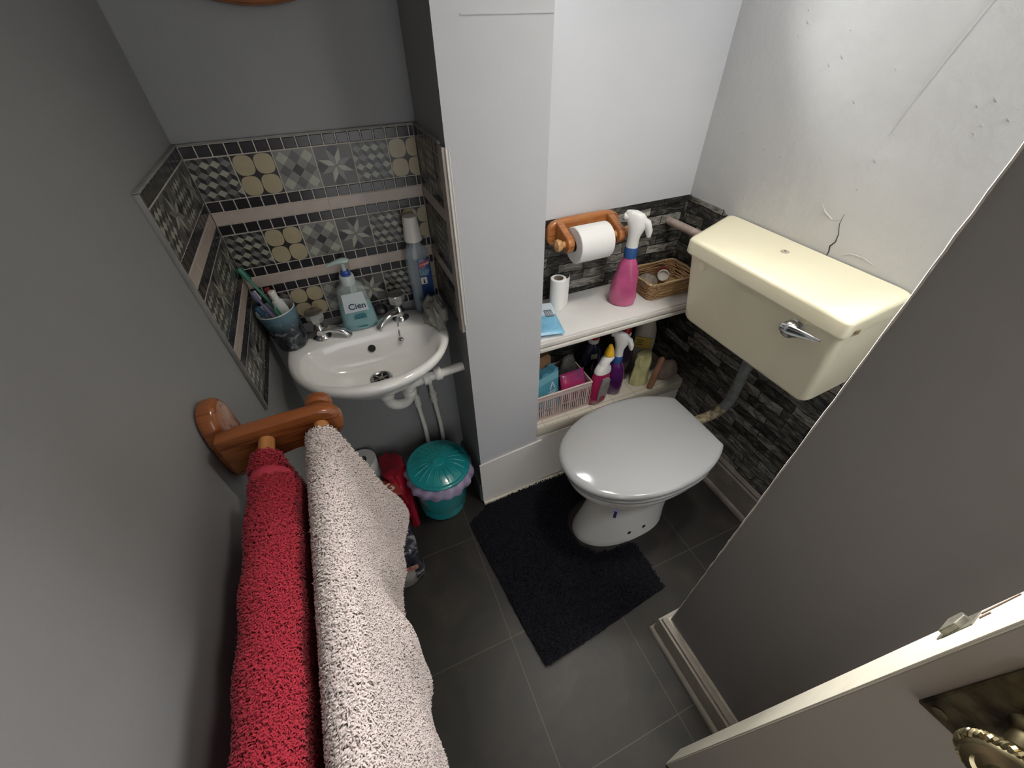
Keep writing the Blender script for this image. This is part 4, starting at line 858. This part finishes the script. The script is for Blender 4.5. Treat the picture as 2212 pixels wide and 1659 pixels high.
b = MB(); b.add(*blob(1.322, -.200, LZ+.032, .050, .034, .050, .12, 1.6, 21, 30)); sg = b.build('pumice_sponge', mat('sponge_pinkish', (.34, .265, .22), .9, var=.2, vscale=40, bump=.4, bscale=300), sharp=0); sg.name = 'sponge'; tag(sg, 'pinkish beige sponge at the far corner of the ledge', 'sponge')
for o in (sg, g_): o.data.polygons.foreach_set('use_smooth', [True]*len(o.data.polygons))
# ------------------------------------------------------------------ cistern
ci = thing('cistern', 'cream plastic toilet cistern hung on the right-hand wall', 'cistern', (1.28, -.52, .72))
def rrect(P, r, z, n=5):
    out = []
    for i in range(4):
        a, c, d = Vector(P[i-1]), Vector(P[i]), Vector(P[(i+1) % 4]); u = (a-c).normalized(); w = (d-c).normalized(); s = c+u*r; e = c+w*r
        for k in range(n):
            t = k/(n-1); q = (1-t)**2*s+2*t*(1-t)*c+t*t*e; out.append((q.x, q.y, z))
    return out
def quadp(xf, xb, yfl, ybl, yfr, ybr): return [(xb, ybr), (xb, ybl), (xf, yfl), (xf, yfr)]
CB = 1.3815
lidp = lambda g: quadp(1.150+g, CB, -.283-g*1.1, -.198-g, -.757+g, -.737+g)
b = MB(); b.loft([rrect(lidp(.001), .018, .944), rrect(lidp(.0), .018, .948), rrect(lidp(.0), .018, .976), rrect(lidp(.003), .018, .983), rrect(lidp(.009), .018, .9855), rrect(lidp(.02), .016, .986)]); lid = b.build('cistern_lid', M_cream, ci, sharp=60, wn=True)
tk = lambda xf, yl, yr: quadp(xf, CB, yl, yl+.05, yr, yr+.012)
b = MB(); b.loft([rrect(tk(1.205, -.322, -.730), .022, .724), rrect(tk(1.198, -.312, -.738), .026, .727), rrect(tk(1.193, -.306, -.744), .028, .736), rrect(tk(1.175, -.298, -.747), .026, .85), rrect(tk(1.160, -.292, -.748), .022, .944)]); b.build('tank', M_cream, ci, sharp=60, wn=True)
b = MB(); b.lathe([(.010, 0), (.0105, .0015), (.006, .002), (0, .0018)], 24, T(1.306, -.463, .986)); b.build('lid_screw', mat('screw_ring', (.52, .48, .36), .35), lid)
b = MB(); b.lathe([(.0, .0025), (.0028, .0025)], 12, T(1.306, -.463, .986), cap0=False, cap1=False); b.build('screw_slot', M_dark, lid)
b = MB(); b.lathe([(.0125, 0), (.0125, .002), (.011, .0028), (0, .0028)], 28, frame((1.1625, -.346, .921), (-1, 0, .12))); b.build('blanking_plug', M_cream, ci)
b = MB(); b.lathe([(.021, 0), (.022, .004), (.017, .007), (.017, .012), (.0205, .014), (.020, .022), (.015, .030), (.006, .034), (0, .034)], 28, frame((1.165, -.652, .907), (-1, 0, .12))); lv = b.build('flush_lever', M_chromed, ci, sharp=40)
b = MB(); rs = []
for x, y, z, w, h in [(1.134, -.634, .914, .004, .003), (1.130, -.640, .915, .010, .004), (1.131, -.660, .917, .012, .0045), (1.131, -.685, .922, .0095, .0035), (1.128, -.712, .929, .006, .0025), (1.122, -.732, .936, .003, .0015)]:
    rs.append([(x+h*math.cos(t), y, z+w*math.sin(t)) for t in [2*math.pi*k/14 for k in range(14)]])
b.loft(rs); b.build('lever_arm', M_chrome, lv, sharp=60)
b = MB(); b.box(1.178, 1.190, -.7585, -.7572, .952, .963, mtx=None); b.build('label_remnant', mat('label_tan_remnant', (.34, .24, .13), .7, var=.4, vscale=120), lid, sharp=0)
# overflow and flush pipes
ofp = MB(); ofp.tube([(1.315, -.022, .915), (1.315, -.12, .918), (1.315, -.225, .918)], .013, 16); o = ofp.build('overflow_pipe', mat('pipe_pinkish', (.48, .38, .33), .6, var=.2, vscale=30)); tag(o, 'stubby beige overflow pipe from stone-effect wall to cistern', 'pipe')
fp = thing('flush_pipe', 'flaking painted flush pipe curving from cistern down to toilet', 'pipe', (1.33, -.5, .4))
pt = [(1.335, -.492, .724), (1.335, -.492, .55)]
for k in range(9):
    t = math.pi/2*k/8; pt.append((1.265+.07*math.cos(t), -.492+.012*k/8, .46-.07*math.sin(t)))
pt += [(1.20, -.480, .386), (1.168, -.480, .384)]
m_fp = mat('pipe_flaking', (.62, .52, .34), .6, var=.6, vscale=55, var2=(.12, .09, .05), bump=.4, bscale=150); m_fg = mat('pipe_grey', (.24, .255, .25), .55, var=.4, vscale=40)
b = MB(); b.tube(pt[:6], .0175, 16); b.build('upper_pipe', m_fg, fp); b = MB(); b.tube(pt[4:], .0172, 16); b.build('lower_bend', m_fp, fp)
b = MB(); b.lathe([(.024, 0), (.026, .004), (.026, .018), (.024, .022)], 8, T(1.335, -.492, .700)); b.build('flush_nut', m_fg, fp)
# ------------------------------------------------------------------ toilet
to = thing('toilet', 'white toilet with closed grey lid facing away from the right wall', 'toilet', (.95, -.515, 0))
TY = -.516
def tring(xf, xb, w, xm, z, n=64, exb=2.6, exf=2.1, yo=0):
    out = []
    for i in range(n):
        t = 2*math.pi*i/n; c, s = math.cos(t), math.sin(t)
        if c < 0: x = xm-(xm-xf)*abs(c)**(2/exf); y = w*math.copysign(abs(s)**(2/exf), s)
        else: x = xm+(xb-xm)*abs(c)**(2/exb); y = w*math.copysign(abs(s)**(2/exb), s)
        out.append((x, TY+yo+y, z))
    return out
b = MB(); b.loft([tring(.754, 1.125, .104, .95, .0), tring(.757, 1.125, .102, .95, .012), tring(.775, 1.125, .094, .95, .07), tring(.800, 1.13, .086, .97, .15), tring(.812, 1.14, .088, .98, .20), tring(.800, 1.15, .108, .98, .26), tring(.752, 1.16, .142, .97, .32), tring(.712, 1.165, .162, .95, .355), tring(.700, 1.165, .168, .95, .372), tring(.696, 1.165, .170, .95, .405), tring(.70, 1.16, .166, .95, .411)])
pan = b.build('pan', M_porc, to, sharp=60)
for x in (.922, .985):
    b = MB(); b.lathe([(0, 0), (.0075, 0), (.0075, .002)], 16, frame((x, TY-.0945, .052), (0, -1, .12)), cap0=False, cap1=True); b.build('bolt_hole', M_dark, pan)
b = MB(); b.box(.758, .766, TY-.1555, TY-.150, .372, .409, .001, mtx=T(.762, TY-.15, .39) @ R(-38, 'Z') @ T(-.762, -TY+.15, -.39)); b.build('rim_hanger', mat('hanger_blue', (.03, .035, .20), .35), pan)
b = MB(); b.loft([tring(.690, 1.17, .178, .95, .4115), tring(.684, 1.175, .182, .95, .416), tring(.684, 1.175, .182, .95, .424), tring(.690, 1.17, .178, .95, .428)]); b.build('seat', mat('seat_grey', (.34, .345, .35), .25, coat=.3), to, sharp=60)
def lring(g, z):
    # lid outline: rounded front, sides tapering to a straight hinge edge
    out = []; n = 72; xm, xf, xb = .955, .677+g, 1.183-g; w = .186-g
    for i in range(n):
        t = 2*math.pi*i/n; c, s = math.cos(t), math.sin(t)
        if c < 0: x = xm-(xm-xf)*abs(c)**(.98); y = w*math.copysign(abs(s)**.94, s)
        else:
            x = xm+(xb-xm)*c**.62; k = (x-xm)/(xb-xm); yy = w*math.sqrt(max(0, 1-(k*.80)**2.1)); edge = .0 if k < .995 else 0
            y = math.copysign(yy*min(1, abs(s)*6 if k > .93 else 1), s)
        out.append((x, TY+.004+y, z))
    return out
b = MB(); b.loft([lring(.004, .429), lring(0, .433), lring(0, .441), lring(.003, .447), lring(.009, .4505), lring(.022, .4525), lring(.06, .4545), lring(.12, .4555)]); b.build('lid', mat('lid_grey', (.40, .405, .41), .12, coat=.6, bump=.0), to, sharp=60)
for y in (-.075, .075):
    b = MB(); b.tube([(1.170, TY+y-.016, .43), (1.170, TY+y+.016, .43)], .011, 14); b.build('hinge', M_chromed, to)
# ------------------------------------------------------------------ bath mat (U-shaped pedestal mat)
OUT = [(.405, -.322), (.418, -.45), (.434, -.60), (.450, -.74), (.466, -.848), (.58, -.842), (.72, -.828), (.85, -.815), (.935, -.808), (.937, -.72), (.937, -.640), (.905, -.626), (.85, -.628), (.79, -.612), (.752, -.57), (.740, -.516), (.752, -.46), (.79, -.415), (.85, -.398), (.92, -.396), (.93, -.33), (.925, -.268), (.80, -.264), (.65, -.264), (.50, -.275)]
b = MB(); b.prism(OUT, .0005, .012, 'z', bev=.004)
def inside(x, y):
    c = False; n = len(OUT)
    for i in range(n):
        x1, y1 = OUT[i]; x2, y2 = OUT[i-1]
        if (y1 > y) != (y2 > y) and x < (x2-x1)*(y-y1)/(y2-y1)+x1: c = not c
    return c
V = []; F = []; k = 0
while k < 15000:
    x = .39+.56*random.random(); y = -.86+.61*random.random()
    if not inside(x, y): continue
    a = random.random()*6.28; h = .006+.006*random.random(); w = .0016; lx, ly = math.cos(a)*.006, math.sin(a)*.006; sx, sy = -math.sin(a)*w, math.cos(a)*w; n = len(V)
    V += [(x-sx, y-sy, .010), (x+sx, y+sy, .010), (x+lx*.4+sx, y+ly*.4+sy, .010+h), (x+lx*.4-sx, y+ly*.4-sy, .010+h), (x+lx+sx, y+ly+sy, .011+h*.5), (x+lx-sx, y+ly-sy, .011+h*.5)]; F += [(n, n+1, n+2, n+3), (n+3, n+2, n+4, n+5)]; k += 1
b.add(V, F); bm_ = b.build('bath_mat', mat('navy_pile', (.005, .0055, .012), .95, sheen=.0), sharp=60); tag(bm_, 'dark navy shaggy pedestal mat on the floor around the toilet foot', 'bath mat')
# ------------------------------------------------------------------ bin
BNX, BNY = .352, -.178
bn = thing('pedal_bin', 'small teal ribbed plastic bin with lid and lilac liner by the pillar', 'bin', (BNX, BNY, 0)); bn.name = 'waste_bin'
ORG[bn.name] = (BNX, BNY, 0)
m_teal = mat('teal_plastic', (.012, .27, .29), .22, var=.15, vscale=14, coat=.3)
MBN = T(BNX-.014, BNY, 0) @ R(3.2, 'Y')
b = MB(); n = 96; b.lathe([(.0, .001), (.084, .001), (.088, .006), (.100, .12), (.108, .225), (.110, .232), (.105, .232), (.09, .01), (0, .008)], n, MBN, cap0=False, cap1=False, mod=lambda t, r, z: 1+(.010*max(0, math.cos(24*t))**2 if .006 < z < .22 and r > .095*.9 else 0)); b.build('bin_body', m_teal, bn, sharp=60)
b = MB(); rs = []
for k in range(9):
    q = k/8; rs.append([((.1085+.016*math.sin(q*2.2)+.006*noise.noise(Vector((math.cos(t)*2.5, math.sin(t)*2.5, q*2)))+.004*math.sin(17*t+3*q))*math.cos(t), (.1085+.016*math.sin(q*2.2)+.006*noise.noise(Vector((math.cos(t)*2.5, math.sin(t)*2.5, q*2)))+.004*math.sin(17*t+3*q))*math.sin(t), .238-.052*q+.010*noise.noise(Vector((math.cos(t)*2, math.sin(t)*2, 5)))*q) for t in [2*math.pi*i/90 for i in range(90)]])
b.loft(rs, False, False, mtx=MBN); b.build('bin_liner', mat('lilac_film', (.42, .35, .52), .35, alpha=.9, var=.2, vscale=25), bn, sharp=0).data.polygons.foreach_set('use_smooth', [True]*8*90)
MBL = MBN @ T(0, 0, .236)
b = MB()
def ribm(t, r, z): return 1
prof = [(.106, -.004), (.113, -.002), (.115, .003), (.113, .008), (.107, .0095), (.104, .009), (.098, .012), (.080, .021), (.055, .028), (.030, .0315), (.0, .032)]
b.lathe(prof, 72, MBL, cap0=True, cap1=False); ld = b.build('bin_lid', m_teal, bn, sharp=60)
b = MB()
for k in range(22):
    a = 2*math.pi*k/22; b.tube([((.040)*math.cos(a), .040*math.sin(a), .0305), (.06*math.cos(a), .06*math.sin(a), .0275), (.08*math.cos(a), .08*math.sin(a), .0218), (.097*math.cos(a), .097*math.sin(a), .0125)], [.002, .0032, .0034, .002], 6, mtx=MBL)
b.build('lid_rib', m_teal, ld, sharp=60)
b = MB(); b.prism([(.028*math.cos(t), .028*math.sin(t)) for t in [2*math.pi*k/28 for k in range(28)]], .0300, .0335, 'z', bev=.0015, mtx=MBL); b.box(-.026, .026, -.0055, .0055, .033, .044, .003, mtx=MBL @ R(28, 'Z')); b.build('lid_handle', m_teal, ld, sharp=40)
# ------------------------------------------------------------------ toilet roll pack and red bag
pkx0, pkx1, pky0, pky1, pkh = .032, .205, -.44, -.02, .235
pk = thing('toilet_roll_pack', 'part-opened plastic pack of toilet rolls on the floor against the left wall', 'toilet roll pack', (.12, -.23, 0))
for (x, y) in [(.105, -.075), (.16, -.19), (.065, -.19)]:
    pass
V = []; F = []; rs = []
def packring(k, z):
    out = []; ex = 5; n = 72; cx, cy = .118, -.295; a, c = .078+.004*math.sin(k*9), .148
    for i in range(n):
        t = 2*math.pi*i/n; ct, s = math.cos(t), math.sin(t); q = 1+.035*noise.noise(Vector((ct*3, s*3, k*5)))+.02*noise.noise(Vector((ct*9, s*9, k*8)))
        out.append((max(.017, cx-.16*c*s+a*q*math.copysign(abs(ct)**(2/ex), ct)), cy+c*q*math.copysign(abs(s)**(2/ex), s), z+.006*noise.noise(Vector((ct*4, s*4, k*3+9)))*(0 if k == 0 else 1)))
    return out
m = bpy.data.materials.new('pack_film'); m.use_nodes = True; nt = m.node_tree; p = nt.nodes['Principled BSDF']; tc = nd(nt, 'ShaderNodeTexCoord'); n1 = nd(nt, 'ShaderNodeTexNoise'); n1.inputs['Scale'].default_value = 13; n1.inputs['Detail'].default_value = 4; n1.inputs['Distortion'].default_value = 1.5
nt.links.new(tc.outputs['Object'], n1.inputs['Vector']); r1 = ramp(nt, [(.40, (.022, .023, .038)), (.52, (.045, .045, .06)), (.60, (.30, .29, .30)), (.66, (.03, .03, .05))]); nt.links.new(n1.outputs['Fac'], r1.inputs['Fac']); nt.links.new(r1.outputs['Color'], p.inputs['Base Color']); p.inputs['Roughness'].default_value = .18
b = MB(); b.loft([packring(k, z) for k, z in [(0, .001), (.08, .015), (.25, .06), (.45, .11), (.65, .155), (.8, .19)]]+[[(.118+(x-.118)*f_, -.295+(y+.295)*f_, .192+(1-f_)*.02+.010*noise.noise(Vector((x*30, y*30, f_*4)))) for x, y, z in packring(.9, .2)] for f_ in (.96, .8, .5, .2)]); wf_ = b.build('printed_wrapper', m, pk, sharp=0); wf_.data.polygons.foreach_set('use_smooth', [True]*len(wf_.data.polygons))
b = MB(); b.box(.1, .2, -.46, -.448, .0, .12)   # clear end of the wrapper with a roll showing
b = MB(); b.lathe([(0, .002), (.048, .002), (.052, .006), (.052, .10), (.048, .106), (0, .107)], 36, T(.140, -.405, 0)); ce = b.build('wrapped_roll', mat('film_roll_grey', (.36, .335, .30), .3, var=.35, vscale=35, bump=.6, bscale=40, coat=.3), pk, sharp=50)
b = MB(); b.box(.1, .19, -.458, -.4565, .112, .137); b.build('red_band', mat('band_rust', (.36, .06, .04), .35, var=.5, vscale=90, var2=(.55, .35, .28)), pk, sharp=0)
MRL = T(.150, -.192, .190) @ R(10, 'Z')
b = MB(); b.prism([(-.036, -.05), (.036, -.056), (.042, .030), (-.022, .055)], .026, .0275, 'z', mtx=MRL @ R(14, 'Y') @ R(-12, 'X')); rl = b.build('red_label', mat('label_red', (.40, .06, .04), .35, var=.15, vscale=30), pk, sharp=0)
text_mesh('label_number', '12', .052, MRL @ R(14, 'Y') @ R(-12, 'X') @ T(.002, -.002, .0278) @ R(-72, 'Z'), mat('label_digits', (.72, .68, .66), .4), rl, bold=.0016)
# the loose standing double roll beside it
t = roll(.0505, .0185, .262, T(.098, -.062, .0), 'kitchen_roll', 'tall white kitchen roll standing in the corner under the basin', cat='kitchen roll')
# red carrier bag
b = MB(); rs = []
for i in range(13):
    k = i/12; row = []
    for j in range(40):
        t = 2*math.pi*j/40; q = 1+.32*noise.noise(Vector((math.cos(t)*2.2, math.sin(t)*2.2, k*2.4+4)))+.16*noise.noise(Vector((math.cos(t)*5, math.sin(t)*5, k*5)))
        q = 1+(q-1)*.7; w = (.022+.026*k*k)*q; d = (.072-.016*k)*q; row.append((max(.153, min(.240-.010*max(0, k-.55), .216+w*math.cos(t)-.028*k*k)), -.175+d*math.sin(t)+.070*k, .001+.235*k+.02*noise.noise(Vector((math.cos(t)*2, math.sin(t)*2, 8)))*k))
    rs.append(row)
b.loft(rs); rb = b.build('carrier_bag', mat('red_film', (.36, .012, .03), .25, var=.45, vscale=20, bump=.4, bscale=50), sharp=50); tag(rb, 'crumpled red plastic carrier bag squeezed beside the teal bin', 'carrier bag')
# ------------------------------------------------------------------ door
dr_ = thing('door_1', 'open cream door seen edge-on at lower right with brass knob', 'door', (.6545, -1.1585, 0)); dr_['kind'] = 'structure'
m_df = paint('door_face_shaded', (.50, .45, .375), .08, .45)  # door paint darkened here, the face's shade is in its colour
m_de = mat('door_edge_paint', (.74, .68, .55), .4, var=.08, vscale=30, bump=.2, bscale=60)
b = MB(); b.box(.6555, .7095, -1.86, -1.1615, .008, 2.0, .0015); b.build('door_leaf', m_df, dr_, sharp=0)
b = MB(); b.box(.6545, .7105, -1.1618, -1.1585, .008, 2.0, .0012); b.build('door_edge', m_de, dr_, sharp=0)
b = MB(); b.prism([(.686, 1.010), (.706, 1.012), (.707, 1.029), (.697, 1.038), (.687, 1.031)], -1.1585, -1.1525, 'y', bev=.0012); b.box(.686, .706, -1.1582, -1.1575, 1.0, 1.045); b.build('latch_bolt', mat('latch_grey', (.26, .25, .20), .45, metal=.5, var=.4, vscale=90), dr_, sharp=0)
b = MB(); b.prism([(.700, 1.048), (.703, 1.048), (.706, 1.088), (.704, 1.089)], -1.1584, -1.1578, 'y'); b.prism([(.692, 1.05), (.695, 1.048), (.696, 1.060), (.693, 1.063)], -1.1584, -1.1578, 'y'); b.build('edge_chip', mat('chip_brown', (.14, .09, .06), .8), dr_, sharp=0)
m_brs = mat('aged_brass', (.42, .35, .20), .30, metal=1, var=.35, vscale=40); m_plt = mat('tarnished_plate', (.045, .035, .022), .35, metal=.7, var=.7, vscale=45, var2=(.22, .18, .10))
b = MB(); b.box(.6515, .6558, -1.296, -1.184, .950, 1.082, .0025); pl_ = b.build('knob_plate', m_plt, dr_, sharp=0)
for y, z in ((-1.196, 1.070), (-1.196, .962)):
    b = MB(); b.lathe([(.005, 0), (.006, .001), (.0035, .0016), (0, .0012)], 16, frame((.6515, y, z), (-1, 0, 0))); b.build('plate_screw', m_brs, pl_)
KZ, KY = 1.026, -1.222
b = MB(); b.lathe([(.015, 0), (.0125, .004), (.0115, .012), (.0125, .030), (.0145, .036)], 28, frame((.6515, KY, KZ), (-1, 0, 0))); b.build('knob_stem', m_brs, dr_)
b = MB(); b.lathe([(.014, .034), (.024, .037), (.0285, .043), (.0285, .049), (.026, .053), (.020, .0545), (.018, .052), (.012, .0535), (.0095, .059), (.005, .0615), (0, .062)], 40, frame((.6515, KY, KZ), (-1, 0, 0))); kn = b.build('door_knob', m_brs, dr_, sharp=40)
b = MB(); pts = []
Mk = frame((.6515, KY, KZ), (-1, 0, 0)); n = 160
for s in (0, math.pi):
    b.tube([tuple(Mk @ Vector(((.0283+.0016*math.cos(24*t+s))*math.cos(t), (.0283+.0016*math.cos(24*t+s))*math.sin(t), .046+.0022*math.sin(24*t+s)))) for t in [2*math.pi*i/n for i in range(n)]], .0021, 6, closed=True)
b.build('rope_edge', m_brs, kn)
dr_.location = (.6545, -1.1628, 0); dr_.rotation_euler = (0, 0, math.radians(8))   # stands a little past square
